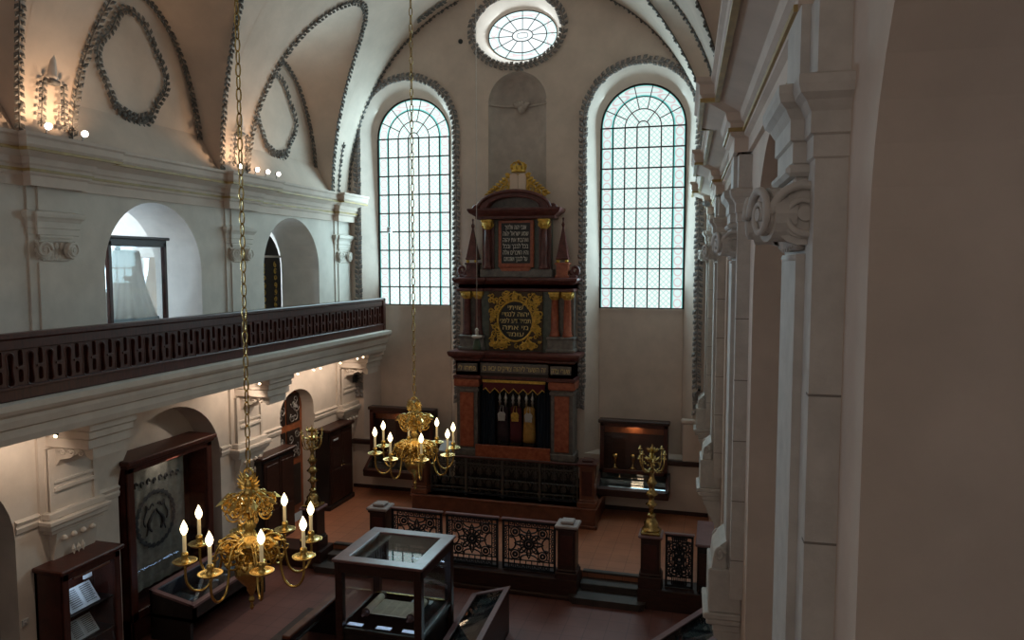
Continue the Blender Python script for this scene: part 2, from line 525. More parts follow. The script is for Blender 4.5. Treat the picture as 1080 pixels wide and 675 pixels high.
we = struct('wall_east', w, M['plaster'])
# niche: half cylinder with a shell dome
w = MB(); na = 20; vs = []; fs = []
rows = [(7.6, 1.0), (NSP, 1.0)] + [(NSP + NHW*math.sin(k*PI/2/10), math.cos(k*PI/2/10)) for k in range(1, 11)]
for z, s in rows:
    for k in range(na+1):
        a = PI*k/na
        fl = 1 + (0.03*math.cos(a*18) if z > NSP+0.01 and s > .05 else 0)
        vs.append((NC - NHW*s*fl*math.cos(a), 21.0 + 0.62*s*fl*math.sin(a), z))
for r_ in range(len(rows)-1):
    for k in range(na): fs.append((r_*(na+1)+k, r_*(na+1)+k+1, (r_+1)*(na+1)+k+1, (r_+1)*(na+1)+k))
w.add(vs, fs, True)
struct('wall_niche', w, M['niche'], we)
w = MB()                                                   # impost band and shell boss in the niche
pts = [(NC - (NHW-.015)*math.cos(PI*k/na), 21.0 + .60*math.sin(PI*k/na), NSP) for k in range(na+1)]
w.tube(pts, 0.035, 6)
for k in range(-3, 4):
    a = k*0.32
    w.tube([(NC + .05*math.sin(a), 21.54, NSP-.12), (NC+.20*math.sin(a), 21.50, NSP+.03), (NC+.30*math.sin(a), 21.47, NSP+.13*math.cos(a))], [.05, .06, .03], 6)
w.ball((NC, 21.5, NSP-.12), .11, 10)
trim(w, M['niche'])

# stained glass panes and leading
def win(idx, c, strength):
    pane_m = stained_mat('leaded_glass_%d' % idx, GHW, strength, 'arch')
    fr = MB()
    col = GHW*2/7; zr = GSP - c[1]
    for k in range(8):
        x = -GHW + col*k
        fr.box(x-.017, x+.017, -.03, .0, GSILL-GSP, 0.0)
    for k in range(10):
        z = (GSILL-GSP)*k/9
        fr.box(-GHW, GHW, -.032, .0, z-.019, z+.019)
    for r in (GHW, col*2.5, col*1.5, col*.5):
        fr.tube([(r*math.cos(PI*k/24), -.015, r*math.sin(PI*k/24)) for k in range(25)], .016, 5)
    for k in range(1, 7):
        a = PI*k/7
        r0 = col*1.5 if k not in (2, 5) else col*.5
        fr.tube([(r0*math.cos(a), -.015, r0*math.sin(a)), (GHW*math.cos(a), -.015, GHW*math.sin(a))], .014, 5)
    fr.tube([(GHW*math.cos(PI*k/30), 0, GHW*math.sin(PI*k/30)) for k in range(31)], .035, 5)
    for s in (-1, 1): fr.box(s*GHW-.03, s*GHW+.03, -.04, .03, GSILL-GSP, 0)
    fr.box(-GHW, GHW, -.04, .03, GSILL-GSP-.03, GSILL-GSP+.03)
    o = fr.build('window_%d' % idx, M['iron']); o.location = (c[0], c[2], GSP); o['kind'] = 'structure'
    pn = MB(); lp = arch_pts(0, GHW, 0, GHW, GSILL-GSP, 32)
    pn.prism([lp], 0.0, 0.02, lambda u, v, d: (u, d, v))
    q = pn.build('pane', pane_m, o, True)
    return o
win(1, (WC[0], 0, GY), 0.98)
win(2, (WC[1], 0, GY), 0.80)
# oval window
fr = MB()
for sc_ in (1.0, 0.70, 0.30):
    fr.tube([(1.03*sc_*math.cos(2*PI*k/40), -.015, .70*(sc_ if sc_ > .5 else .24)*math.sin(2*PI*k/40)) for k in range(40)], .016, 5, True)
for k in range(12):
    a = 2*PI*k/12
    fr.tube([(1.03*.30*math.cos(a), -.015, .70*.24*math.sin(a)), (1.03*math.cos(a), -.015, .70*math.sin(a))], .013, 5)
fr.tube([(max(-.15, min(.15, .22*math.cos(2*PI*k/24))), -.015, .075*math.sin(2*PI*k/24)) for k in range(24)], .009, 4, True)
o = fr.build('window_3', M['iron']); o.location = (OVC[0], GY, OVC[1]); o['kind'] = 'structure'
pn = MB().prism([ellipse_pts(0, 0, 1.04, .71)], 0, .02, lambda u, v, d: (u, d, v))
pn.build('pane', stained_mat('leaded_glass_oval', 1.03, 1.05, 'oval'), o, True)

# garlands round the windows
for c in WC:
    g = MB()
    lp = arch_pts(c, WHW+.09, WSP, WHW+.09, 3.9, 40)
    garland(g, [(u, 20.985, v) for u, v in lp], lambda p: (0, -1, 0), .26, .20, .15)
    for s in (-1, 1):                                     # tassel at the lower end
        garland(g, [(c+s*(WHW+.13), 20.985, 3.95), (c+s*(WHW+.13), 20.985, 3.2)], lambda p: (0, -1, 0), .28, .24, .13)
    trim(g, M['stucco_pale'])
g = MB(); garland(g, [(u, 20.985, v) for u, v in ellipse_pts(OVC[0], OVC[1], 1.36, 1.04, 60)+[(OVC[0]+1.36, OVC[1])]], lambda p: (0, -1, 0), .26, .20, .15)
trim(g, M['stucco_pale'])

# dado ledge along the east wall
g = MB()
g.box(-11.0, -7.9, 20.86, 21.0, 1.86, 2.0, .02)
g.box(-3.2, -0.3, 20.86, 21.0, 1.86, 2.0, .02)
trim(g, M['wood'])
g = MB().box(-11.0, -7.4, 20.97, 21.0, .45, .56); g.box(-3.7, -.2, 20.97, 21.0, .45, .56)
o = struct('baseboard_east', g, M['wood'])
# plaster pier base in the south-east corner
g = MB(); g.box(-.92, -.22, 20.87, 21.0, 2.0, 3.05, .02); g.box(-.97, -.20, 20.83, 21.0, 3.05, 3.18, .03)
trim(g, M['plaster'])

# ---- vault with lunettes
ys = set()
y = -3.4
while y < 21.0: ys.add(round(y, 3)); y += 0.14
for bb in (BAYL, BAYR):
    for c, b in bb:
        for k in range(0, 11):
            d = b*(1-(k/10)**2*0.12)
            for s in (-1, 1):
                if -3.4 < c+s*d < 21: ys.add(round(c+s*d, 4))
ys.add(21.0); ys = sorted(ys)
NLn, NB = 5, 44
def row(y):
    r_ = xr(y); xc = (XL+r_)/2; a = (r_-XL)/2
    out = []
    sl, sr = lun(y, BAYL), lun(y, BAYR)
    tl = math.asin(min(1, HG*sl/HV)); tr = math.asin(min(1, HG*sr/HV))
    gx, gz = xc - a*math.cos(tl), ZS + HG*sl
    wx, wz = (XL-.5, ZS+HWL*sl) if sl > 0 else (XL, ZS)
    for k in range(NLn): t = k/NLn; out.append((wx+(gx-wx)*t, y, wz+(gz-wz)*t))
    for k in range(NB+1):
        t = tl + (PI-tr-tl)*k/NB
        out.append((xc - a*math.cos(t), y, ZS + HV*math.sin(t)))
    gx, gz = xc + a*math.cos(tr), ZS + HG*sr
    wx, wz = (r_+.5, ZS+HWL*sr) if sr > 0 else (r_, ZS)
    for k in range(1, NLn+1): t = k/NLn; out.append((gx+(wx-gx)*t, y, gz+(wz-gz)*t))
    return out
R_ = [row(y) for y in ys]
m = len(R_[0]); cv = MB()
for k0, k1 in ((0, NLn), (NLn, NLn+NB), (NLn+NB, m-1)):
    mm = k1-k0+1
    cv.add([p for r_ in R_ for p in r_[k0:k1+1]], [(i*mm+k, i*mm+k+1, (i+1)*mm+k+1, (i+1)*mm+k) for i in range(len(R_)-1) for k in range(mm-1)], True)
# tympana and their sloping sills
for side, bays in ((0, BAYL), (1, BAYR)):
    for c, b in bays:
        pts = [(yy, ZS+HWL*math.sqrt(max(0, 1-((yy-c)/b)**2))) for yy in [c-b*math.cos(PI*k/24) for k in range(25)]]
        if c < 4 : continue
        xx = (lambda yy: XL-.5) if side == 0 else (lambda yy: xr(yy)+.5)
        vs = [(xx(u), u, v) for u, v in pts] + [(xx(c), c, ZS)]
        cv.add(vs, [(k, k+1, 25) for k in range(24)])
        s0 = (XL-.5, XL-.02) if side == 0 else None
        if side == 0:
            q = MB().prism([[(XL-.5, 9.3), (XL-.02, 9.3), (XL-.02, 9.47), (XL-.5, 10.35)]], c-b*.985, c+b*.985, lambda u, v, d: (u, d, v))
        else:
            q = MB().prism([[(.5, 9.3), (.02, 9.3), (.02, 9.47), (.5, 10.35)]], c-b*.985, c+b*.985, lambda u, v, d: (xr(d)+u, d, v))
        cv.add(q.v, q.f)
cv.box(-13, 3, -3.4, 21.0, 15.6, 15.8)
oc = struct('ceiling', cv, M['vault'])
def groin(side, c, b, n=40):
    out = []
    for k in range(n+1):
        yy = c - b*math.cos(PI*k/n)
        s = math.sqrt(max(0, 1-((yy-c)/b)**2)); r_ = xr(yy); xc = (XL+r_)/2; a = (r_-XL)/2
        t = math.asin(HG*s/HV)
        out.append(V((xc + (-1 if side == 0 else 1)*a*math.cos(t), yy, ZS+HG*s)))
    return out
def vn(p): return V((-5.4, p[1], 10.4)) - V(p)
for side, bays in ((0, BAYL[:3]), (1, BAYR[:3])):
    for c, b in bays:
        g = MB()
        gp = groin(side, c, b)
        garland(g, [p + V((0, 0, 0)) for p in gp], vn, .20, .15, .125)
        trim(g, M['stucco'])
        if side == 0:
            g = MB()
            tp = [V((XL-.46, c-(b-.1)*math.cos(PI*k/40), ZS+.1+(HWL-.12)*math.sin(PI*k/40))) for k in range(41)]
            garland(g, tp, lambda p: (1, 0, 0), .19, .15, .12)
            cp = []                                      # wavy cartouche frame
            for k in range(61):
                a = 2*PI*k/60
                rr = 1 + .07*math.cos(4*a) + .04*math.cos(6*a+.6)
                cp.append(V((XL-.48, c+.84*rr*math.cos(a)*(1-.10*math.sin(a)), 11.38+1.05*rr*math.sin(a))))
            garland(g, cp, lambda p: (1, 0, 0), .20, .16, .13)
            garland(g, [V((XL-.48, c-.6, 10.55)), V((XL-.48, c, 10.36)), V((XL-.48, c+.6, 10.55))], lambda p: (1, 0, 0), .2, .16, .13)
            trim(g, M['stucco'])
# second strand on the vault bands, close to the springing, and along the east arch
g = MB()
for y0 in (20.30, 20.93):
    r_ = xr(y0); xc = (XL+r_)/2; a = (r_-XL)/2
    ends = (.05, 1.25) if y0 > 20.5 else (.03, .30)
    for sd in (-1, 1):
        pp = [V((xc + sd*a*math.cos(t), y0, ZS + HV*math.sin(t))) for t in [ends[0]+(ends[1]-ends[0])*k/30 for k in range(31)]]
        garland(g, pp, vn, .16, .13, .15)
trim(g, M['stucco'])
# little stucco spikes with drops, at the foot of each vault band
g = MB(); g2 = MB()
for y0 in (10.30, 15.42):
    x0 = XL+.06
    g.lathe([(.09, 10.5), (.11, 10.55), (.085, 10.60), (.08, 10.95), (.05, 11.05), (.0, 11.10)], (x0+.05, y0, 0), 8)
    g2.box(x0, x0+.16, y0-.10, y0+.10, 10.42, 10.50, .03)
    for s in (-1, 1):
        garland(g2, [V((x0+.08, y0+s*.20, 10.45)), V((x0+.03, y0+s*.24, 9.6))], lambda p: (1, 0, 0), .16, .12, .11)
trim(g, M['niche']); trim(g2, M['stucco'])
# sprigs on the vault above the bands
g = MB()
for yy, t0, t1 in ((15.45, .95, 1.08), (10.3, .95, 1.05), (20.5, 1.0, 1.2)):
    r_ = xr(yy); xc = (XL+r_)/2; a = (r_-XL)/2
    garland(g, [V((xc - a*math.cos(t), yy, ZS+HV*math.sin(t)-.02)) for t in [t0+(t1-t0)*k/8 for k in range(9)]], vn, .22, .2, .13)
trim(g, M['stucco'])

# ---- north wall (left): gallery arches above, recesses below
loops = [[(-3.4, 0.0), (21.0, 0.0), (21.0, 9.45), (-3.4, 9.45)]]
UPL = [7.70, 12.74, 17.76]
for c in UPL: loops.append(arch_pts(c, 1.34, 7.30, 1.36, 5.46, 24)[::-1])
LOW = [(7.70, 1.62, 2.9, 1.5, .5), (13.02, 1.52, 3.05, 1.38, .6), (17.82, .84, 3.45, .60, .40)]
for c, hw, zs, h, d in LOW: loops.append(arch_pts(c, hw, zs, h, .02, 20)[::-1])
w = MB()
w.prism(loops, XL, XL-1.2, lambda u, v, d: (d, u, v))
for c, hw, zs, h, d in LOW[:2]:
    w.box(XL-1.0, XL-d, c-hw, c+hw, 0, zs+h)
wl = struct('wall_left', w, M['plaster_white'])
# string course on the lower wall and in the recesses
g = MB()
pr = [(0, 3.0), (.03, 3.02), (.05, 3.1), (.03, 3.13), (.06, 3.2), (0, 3.24)]
for y0, y1 in ((9.32, 11.5), (14.54, 16.98), (18.66, 21.0)):
    g.mould(pr, [(XL, y0), (XL, y1)], -1)
g.mould(pr, [(XL-.6, 11.5), (XL-.6, 14.54)], -1)
trim(g, M['plaster_white'])
# main cornice with breaks over the pilasters
PIL = [5.15, 10.30, 15.42, 20.48]
CP = [(0, 8.70), (.05, 8.70), (.05, 8.86), (.10, 8.89), (.10, 9.02), (.14, 9.05), (.16, 9.14), (.26, 9.18), (.42, 9.24), (.46, 9.30), (.46, 9.40), (.50, 9.43), (.50, 9.48), (0, 9.50)]
def broken(x, y0, y1, pil, hw, pj, sg):
    pts = [(x, y0)]
    for c in pil:
        a, b = c-hw, c+hw
        if a <= y0 and b > y0: pts = [(x+pj*sg, y0), (x+pj*sg, b), (x, b)]; continue
        if b < y0 or a > y1: continue
        pts += [(x, a), (x+pj*sg, a)]
        if b >= y1: pts += [(x+pj*sg, y1)]; break
        pts += [(x+pj*sg, b), (x, b)]
    if pts[-1][1] < y1: pts.append((x, y1))
    return pts
cpath = broken(XL, -3.3, 21.0, PIL, .52, .16, 1)
g = MB().mould(CP, cpath, -1); trim(g, M['plaster'])
g = MB()
for z0, o in ((8.925, .07), (9.205, .40)):
    g.mould([(o, z0), (o+.055, z0), (o+.055, z0+.045), (o, z0+.045)], cpath, -1)
trim(g, M['gilt_line'])

def capital(mb, cx, cz, hw, out, faces=(-1, 1)):
    """baroque ionic capital; wall along y, projects towards -x from x=0 by out; centre y=cx"""
    mb.box(-out-.10, 0, cx-hw-.07, cx+hw+.07, cz+.19, cz+.25, .02)
    mb.box(-out-.06, 0, cx-hw-.04, cx+hw+.04, cz+.14, cz+.19, .015)
    mb.box(-out-.02, 0, cx-hw, cx+hw, cz-.12, cz+.15, .02)
    mb.tube([(-out-.02, cx-hw, cz-.15), (-out-.02, cx+hw, cz-.15)], .035, 8)
    mb.tube([(-out-.02, cx-hw, cz-.22), (-out-.02, cx+hw, cz-.22)], .022, 8)
    for s in faces:
        for (ang, ex) in ((90, 0.0), (14, 0.10)):
            A = math.radians(ang)
            d = V((-math.cos(A), s*math.sin(A), 0)); side = V((-math.sin(A), -s*math.cos(A), 0))
            c0 = V((-out-.01-ex*1.25, cx+s*(hw+.03-ex*.3), cz))
            R = .158 if ang == 90 else .14
            for k, (rr, th) in enumerate(((R, .05), (R*.78, .075), (R*.5, .055), (R*.24, .10))):
                n = 18; vs = []
                for e in (-.06, th):
                    for q in range(n):
                        a = 2*PI*q/n
                        vs.append(c0 + side*(rr*math.cos(a)) + V((0, 0, rr*math.sin(a))) + d*e)
                mb.add(vs, [(q, (q+1) % n, (q+1) % n+n, q+n) for q in range(n)] + [tuple(range(n, 2*n))], False)
            sp = []
            for q in range(40):
                a = q/39*3.6*PI; rr = R*(1-q/39*.85)
                sp.append(c0 + side*rr*math.cos(a) + V((0, 0, rr*math.sin(a))) + d*.085)
            mb.tube(sp, [.026*(1-q/60) for q in range(40)], 6)
    # egg and leaf drop between the volutes
    for q in range(-2, 3):
        mb.ball((-out-.05, cx+q*hw*.4, cz+.07), .05, 8, (1, 1, 1.25))
    for q in range(-3, 4):
        mb.leaf((-out-.03, cx+q*hw*.22, cz-.02), (0, q*.2, -1), (-1, 0, 0), .18, .08, .25)

def pilaster(mb, c, z0, zc, hwb, ob, hwf, of, panel=True):
    """backing strip and front strip towards -x from x=0, z0 up to the capital at zc"""
    mb.box(-ob, 0, c-hwb, c+hwb, z0, 8.70)
    mb.box(-of, 0, c-hwf, c+hwf, z0, zc-.2)
    for z in ((z0, z0+.12),):
        mb.box(-of-.04, 0, c-hwf-.04, c+hwf+.04, *z, .02)
    # entablature block over the capital, attic strip above it
    pth = [(0, c-hwb), (-ob, c-hwb), (-ob, c-hwf-.02), (-of-.02, c-hwf-.02), (-of-.02, c+hwf+.02), (-ob, c+hwf+.02), (-ob, c+hwb), (0, c+hwb)]
    mb.mould([(0, zc+.25), (.012, zc+.26), (.012, zc+.36), (.028, zc+.37), (.028, zc+.47), (.04, zc+.49), (.055, zc+.52), (.085, zc+.55), (.095, zc+.59), (.095, zc+.63), (0, zc+.66)], pth, 1, caps=False)
    mb.box(-of-.02, 0, c-hwf-.02, c+hwf+.02, zc+.25, zc+.65)
    mb.box(-of, 0, c-hwf+.03, c+hwf-.03, zc+.62, 8.72)

def flipx(mb):                                            # mirror to the north wall
    mb.v = [(XL - v[0], v[1], v[2]) for v in mb.v]; return mb
for c in PIL[1:]:
    g = MB(); pilaster(g, c, 5.45, 7.66, .50, .03, .34, .055)
    q = MB(); capital(q, c, 7.66, .27, .07)
    g.add([(v[0]*.5, v[1], v[2]) for v in q.v], q.f)
    trim(flipx(g), M['plaster_white'])
# lower pilasters hung on brackets and stepped corbels carrying the gallery
for c in PIL[1:]:
    c2 = c+.08; g = MB()
    g.box(-.06, 0, c2-.62, c2+.62, 3.1, 4.9); g.box(-.12, 0, c2-.50, c2+.50, 3.2, 4.3)
    for s in (-1, 1): g.box(-.15, -.1, c2+s*.50, c2+s*.42, 3.2, 4.3)
    g.box(-.17, 0, c2-.42, c2+.42, 3.55, 3.62, .01); g.box(-.15, 0, c2-.42, c2+.42, 3.68, 3.74, .01)
    for z0, z1, o, e in ((3.10, 3.22, .22, .10), (3.02, 3.10, .30, .16), (2.92, 3.02, .26, .12), (2.84, 2.92, .20, .06)):
        g.box(-o, 0, c2-.50-e, c2+.50+e, z0, z1, .015)
    g.prism([[(0, 2.10), (-.05, 2.16), (-.10, 2.4), (-.17, 2.7), (-.19, 2.86), (0, 2.86)]], c2-.44, c2+.44, lambda u, v, d: (u, d, v))
    for k in range(4):
        g.ball((-.19, c2-.3+.2*k, 2.72), .055, 8)
    for k in range(3): g.leaf((-.16, c2-.1+.1*k, 2.55), (0, 0, -1), (-1, 0, 0), .2, .1, .2)
    # corbel
    for z0, z1, o, e in ((4.66, 4.90, 1.05, .0), (4.52, 4.65, 1.0, -.03), (4.34, 4.51, .95, -.06)):
        g.box(-o, 0, c2-.52-e, c2+.52+e, z0, z1, .012)
    pr_ = [(0, 3.92), (-.10, 3.95), (-.22, 4.10), (-.42, 4.14), (-.58, 4.22), (-.74, 4.22), (-.86, 4.14), (-.92, 4.16), (-.92, 4.34), (0, 4.34)]
    g.prism([pr_], c2-.34, c2+.34, lambda u, v, d: (u, d, v))
    for s in (-1, 1):
        for k in range(3):
            sp = [(-.28-.2*k+.075*(1-q/22)*math.cos(q*.5), c2+s*.35, 4.24+.06*(1-q/22)*math.sin(q*.5)) for q in range(20)]
            g.tube(sp, .02, 5)
    trim(flipx(g), M['plaster_white'])

# gallery slab, moulded edge
g = MB()
g.box(XL-1.2, -9.90, -3.4, 21.0, 4.95, 5.44)
BP = [(0, 4.80), (.06, 4.80), (.09, 4.90), (.09, 5.02), (.14, 5.05), (.17, 5.16), (.17, 5.22), (.24, 5.27), (.28, 5.33), (.28, 5.42), (0, 5.44)]
g.mould(BP, [(-9.93, -3.4), (-9.93, 21.0)], -1)
trim(g, M['plaster_white'])

# gallery rooms behind the arches: walls, vaults, a window
XN = -16.4
w = MB()
w.box(XN-.3, XL-1.2, -3.4, 21.4, 5.1, 5.44)
for y0 in (5.15, 10.25, 15.3, 20.4):
    if y0 in (5.15, 20.4): w.box(XN, XL-1.2, y0-.15, y0+.15, 5.4, 9.6)
lo = [[(4.9, 5.4), (20.6, 5.4), (20.6, 9.7), (4.9, 9.7)]]
NW = [7.7, 12.78, 17.4]
for c in NW: lo.append(arch_pts(c, .62, 7.75, .62, 6.0, 16)[::-1])
w.prism(lo, XN, XN-.35, lambda u, v, d: (d, u, v))
for c in (7.7, 12.78, 17.85):                              # barrel vaults
    n = 16
    pts = [(c-2.55*math.cos(PI*k/n), 7.6+1.7*math.sin(PI*k/n)) for k in range(n+1)]
    w.add([(XL-1.2, u, v) for u, v in pts]+[(XN, u, v) for u, v in pts], [(k, k+1, k+1+n+1, k+n+1) for k in range(n)], True)
for y0 in (10.25, 15.3):                                   # cross arches between the gallery bays
    lp = [(XN, 5.4), (XN, 9.6), (XL-1.2, 9.6), (XL-1.2, 5.4), (XL-1.7, 5.4)] + [( (XN+XL-1.2)/2+1.75*math.cos(PI*k/16), 7.0+1.75*math.sin(PI*k/16)) for k in range(17)] + [(XN+.85, 5.4)]
    w.prism([lp], y0-.2, y0+.2, lambda u, v, d: (u, d, v))
struct('wall_gallery', w, M['plaster_white'])
sky = mat('daylight_glass', (0.1, 0.1, 0.1), .3, emit=(0.62, 0.86, 1.0), estr=9.0)
for i, c in enumerate(NW):
    fr = MB()
    for k in range(4): fr.box(-.02, .02, -.62+.413*k-.018, -.62+.413*k+.018, -1.75, .45)
    for k in range(6): fr.box(-.02, .02, -.62, .62, -1.75+.36*k-.016, -1.75+.36*k+.016)
    fr.tube([(0, .62*math.cos(PI*k/20), .62*math.sin(PI*k/20)) for k in range(21)], .03, 5)
    o = fr.build('window_%d' % (4+i), M['iron']); o.location = (XN-.06, c, 7.75); o['kind'] = 'structure'
    MB().prism([arch_pts(0, .62, 0, .62, -1.75, 16)], -.08, -.06, lambda u, v, d: (d, u, v)).build('pane', sky, o, True)

# ---- door in the north wall, bay by the platform, and dark door in the near bay
g = MB(); x0 = XL-.38
lp = arch_pts(17.82, .86, 3.45, .60, .45, 16)
g.prism([lp], x0, x0-.08, lambda u, v, d: (d, u, v))
dr = struct('door_1', g, M['wood_warm'])
q = MB()
for z0, z1 in ((3.05, 3.86), (2.05, 2.85), (.7, 1.85)):
    q.box(x0, x0+.03, 17.12, 17.78, z0, z1); q.box(x0, x0+.03, 17.86, 18.5, z0, z1)
pn = q.build('door_panel', M['wood_black'], dr)
q = MB(); rr = random.Random(3)
for z0, z1 in ((3.05, 3.86), (2.05, 2.85)):
    for yc in (17.45, 18.18):
        for k in range(6):
            cy, cz = yc+rr.uniform(-.2, .2), rr.uniform(z0+.12, z1-.12)
            s = rr.choice((-1, 1))
            q.tube([(x0+.045, cy+.13*(1-i/22)*math.cos(s*i*.42+k), cz+.13*(1-i/22)*math.sin(s*i*.42+k)) for i in range(20)], .016, 5)
q.build('ironwork', M['spot_metal'], dr)
g = MB(); lp = arch_pts(7.70, 1.62, 2.9, 1.5, .0, 20)
g.prism([lp], XL-.42, XL-.5, lambda u, v, d: (d, u, v))
dr = struct('door_2', g, M['wood_black'])
q = MB()
for k in range(4):
    for z0, z1 in ((.3, 1.5), (1.7, 2.8)): q.box(XL-.42, XL-.39, 6.25+.75*k, 6.85+.75*k, z0, z1, .012)
q.build('door_panel', M['wood'], dr)

# ---- south wall (right), seen along its face: piers, arches, pilasters
PR = [-1.03, 4.385, 9.80, 15.20, 20.62]
TW = .75
loops = [[(-3.6, 0.0), (21.4, 0.0), (21.4, 9.6), (-3.6, 9.6)]]
AR = []
for i in range(len(PR)-1):
    c = (PR[i]+PR[i+1])/2; hw = (PR[i+1]-PR[i])/2-.975
    zs, h = (7.55, 1.55) if i == 0 else (6.95, 1.72)
    AR.append((c, hw)); loops.append(arch_pts(c, hw, zs, h, .03, 28)[::-1])
w = MB()
w.prism(loops, TW, TW+1.25, lambda u, v, d: (d, u, v))
w.box(TW+2.6, TW+2.9, -3.6, 21.4, 0, 9.6)
w.box(TW+1.25, TW+2.9, -3.6, 21.4, 9.4, 9.6)
wr = struct('wall_right', w, M['plaster']); wr.rotation_euler = (0, 0, RW)
g = MB()
cpr = broken(TW, 5.0, 21.0, PR, .47, .16, -1)
CPR = [(o, z+.03) for o, z in CP]
g.mould(CPR, cpr, 1); trim(g, M['plaster'], RW)
g = MB()
for z0, o in ((8.955, .07), (9.235, .40)):
    g.mould([(o, z0), (o+.055, z0), (o+.055, z0+.045), (o, z0+.045)], cpr, 1)
trim(g, M['gilt_line'], RW)
def shiftx(mb, d): mb.v = [(v[0]+d, v[1], v[2]) for v in mb.v]; return mb
for c in PR[1:]:
    g = MB()
    pilaster(g, c, 3.32, 7.66, .515, .15, .285, .195)
    capital(g, c, 7.66, .27, .16)
    # hanging bracket at the foot
    for z0, z1, o in ((3.06, 3.62, .40), (2.98, 3.06, .46), (2.90, 2.98, .42), (2.80, 2.90, .34)):
        g.box(-o, 0, c-.36-(o-.4)*.5, c+.36+(o-.4)*.5, z0, z1, .015)
    g.prism([[(0, 1.95), (-.06, 2.0), (-.08, 2.25), (-.14, 2.4), (-.22, 2.5), (-.27, 2.68), (-.32, 2.72), (-.32, 2.82), (0, 2.82)]], c-.30, c+.30, lambda u, v, d: (u, d, v))
    sp = [(-.27+.07*(1-q/26)*math.cos(q*.45), 3.80+.10*(1-q/26)*math.sin(q*.45)) for q in range(22)]
    for s in (-1, 1): g.tube([(u, c+s*.33, v) for u, v in sp], .022, 5)
    g.prism([[(-.19, 3.62), (-.36, 3.62), (-.34, 3.80), (-.26, 3.92), (-.19, 3.98)]], c-.33, c+.33, lambda u, v, d: (u, d, v))
    trim(shiftx(g, TW), M['stone'], RW)
# ashlar joints on the west faces of the piers
g = MB()
for c in PR[1:]:
    for k in range(6):
        z = 3.8+.74*k
        if z < 7.3:
            g.box(TW-.152, TW, c-.517, c-.45, z, z+.012)
trim(g, M['joint'], RW)

# ---- west wall behind the camera, two tall glowing windows added as unseen fill
lo = [[(-12.4, 0), (3, 0), (3, 16.2), (-12.4, 16.2)]]
WW = [-8.6, -2.2]
for c in WW: lo.append(arch_pts(c, 1.2, 11.2, 1.2, 6.4, 20)[::-1])
w = MB().prism(lo, -3.4, -3.8, lambda u, v, d: (u, d, v))
struct('wall_west', w, M['plaster'])
wfill = mat('fill_glass_west', (0.1, 0.1, 0.1), .3, emit=(1.0, 0.92, 0.84), estr=WEST if 'WEST' in globals() else 6.0)
for i, c in enumerate(WW):
    fr = MB()
    for k in range(8): fr.box(-1.2+.343*k-.015, -1.2+.343*k+.015, -.03, .03, -4.8, 0)
    for k in range(10): fr.box(-1.2, 1.2, -.03, .03, -4.8+.533*k-.015, -4.8+.533*k+.015)
    fr.tube([(1.2*math.cos(PI*k/20), 0, 1.2*math.sin(PI*k/20)) for k in range(21)], .04, 5)
    o = fr.build('window_%d' % (7+i), M['iron']); o.location = (c, -3.55, 11.2); o['kind'] = 'structure'  # unseen window, added to carry the fill
    MB().prism([arch_pts(0, 1.2, 0, 1.2, -4.8, 20)], -.06, -.04, lambda u, v, d: (u, d, v)).build('pane', wfill, o, True)
# ================================================================== THE ARK
AX, AY = -5.60, 20.45
ark = thing('torah_ark', 'tall three-tiered marble and gilded Torah ark standing against the end wall under the niche', 'ark', (AX, 20.7, 1.02))
def part(name, mb, m, parent, label=None):
    o = mb.build(name, M[m] if isinstance(m, str) else m, parent)
    if label: o['label'] = label
    return o
def sym(fn):
    for s in (-1, 1): fn(s)
YB = 20.99                                                # back of the ark on the wall
b = MB()
b.box(AX-1.80, AX+1.80, 20.15, YB, 1.02, 1.30, .03); b.box(AX-1.74, AX+1.74, 20.22, YB, 1.30, 1.75, .02)
b.box(AX-1.78, AX+1.78, 20.17, YB, 1.75, 1.90, .03)
part('plinth', b, 'wood_black', ark)
b = MB(); b.box(AX-1.1, AX+1.1, 20.16, 20.22, 1.92, 2.28, .01)
part('plinth_panel', b, 'red_marble', ark)
def pier(s):
    b = MB(); x = AX+s*1.40
    b.box(x-.31, x+.31, 20.34, YB, 1.90, 3.92); b.box(x-.35, x+.35, 20.28, YB, 1.90, 2.10, .02)
    b.box(x-.35, x+.35, 20.29, YB, 3.78, 3.86, .015)
    o = part('pier', b, 'grey_marble', ark)
    c = MB(); c.box(x-.21, x+.21, 20.29, 20.34, 2.16, 3.75, .02)
    part('marble_panel', c, 'red_marble', o, 'red marble panel')
sym(pier)
for s in (-1, 1):                                         # red architrave blocks over the piers
    b = MB().box(AX+s*1.40-.38, AX+s*1.40+.38, 20.24, YB, 3.92, 4.14, .03)
    part('architrave', b, 'red_marble', ark)
b = MB(); b.box(AX-1.12, AX+1.12, 20.36, YB, 4.12, 4.34)
b.box(AX-1.12, AX+1.12, 20.90, YB, 1.90, 4.12)
for s in (-1, 1): b.box(AX+s*1.12, AX+s*1.04, 20.40, YB, 1.90, 4.12)
part('shrine_recess', b, 'wood_black', ark)
def brk(z0, prof, w, hwp, pj, m, name, y0=20.40):
    path = [(AX-w, YB), (AX-w, y0-pj), (AX-w+hwp, y0-pj), (AX-w+hwp, y0), (AX+w-hwp, y0), (AX+w-hwp, y0-pj), (AX+w, y0-pj), (AX+w, YB)]
    g = MB().mould(prof, path, -1, z0)
    xs = [p[0] for p in g.v]; 
    g.box(AX-w, AX+w, y0, YB, z0+prof[0][1], z0+prof[-1][1])
    for s in (-1, 1):
        a, c_ = (AX-w, AX-w+hwp) if s < 0 else (AX+w-hwp, AX+w)
        g.box(a, c_, y0-pj, YB, z0+prof[0][1], z0+prof[-1][1])
    return part(name, g, m, ark)
brk(4.14, [(.02, 0), (.06, .03), (.06, .10), (0, .12), (0, .5), (0, .52)], 1.72, .70, .10, 'dark_marble', 'frieze')
b = MB()
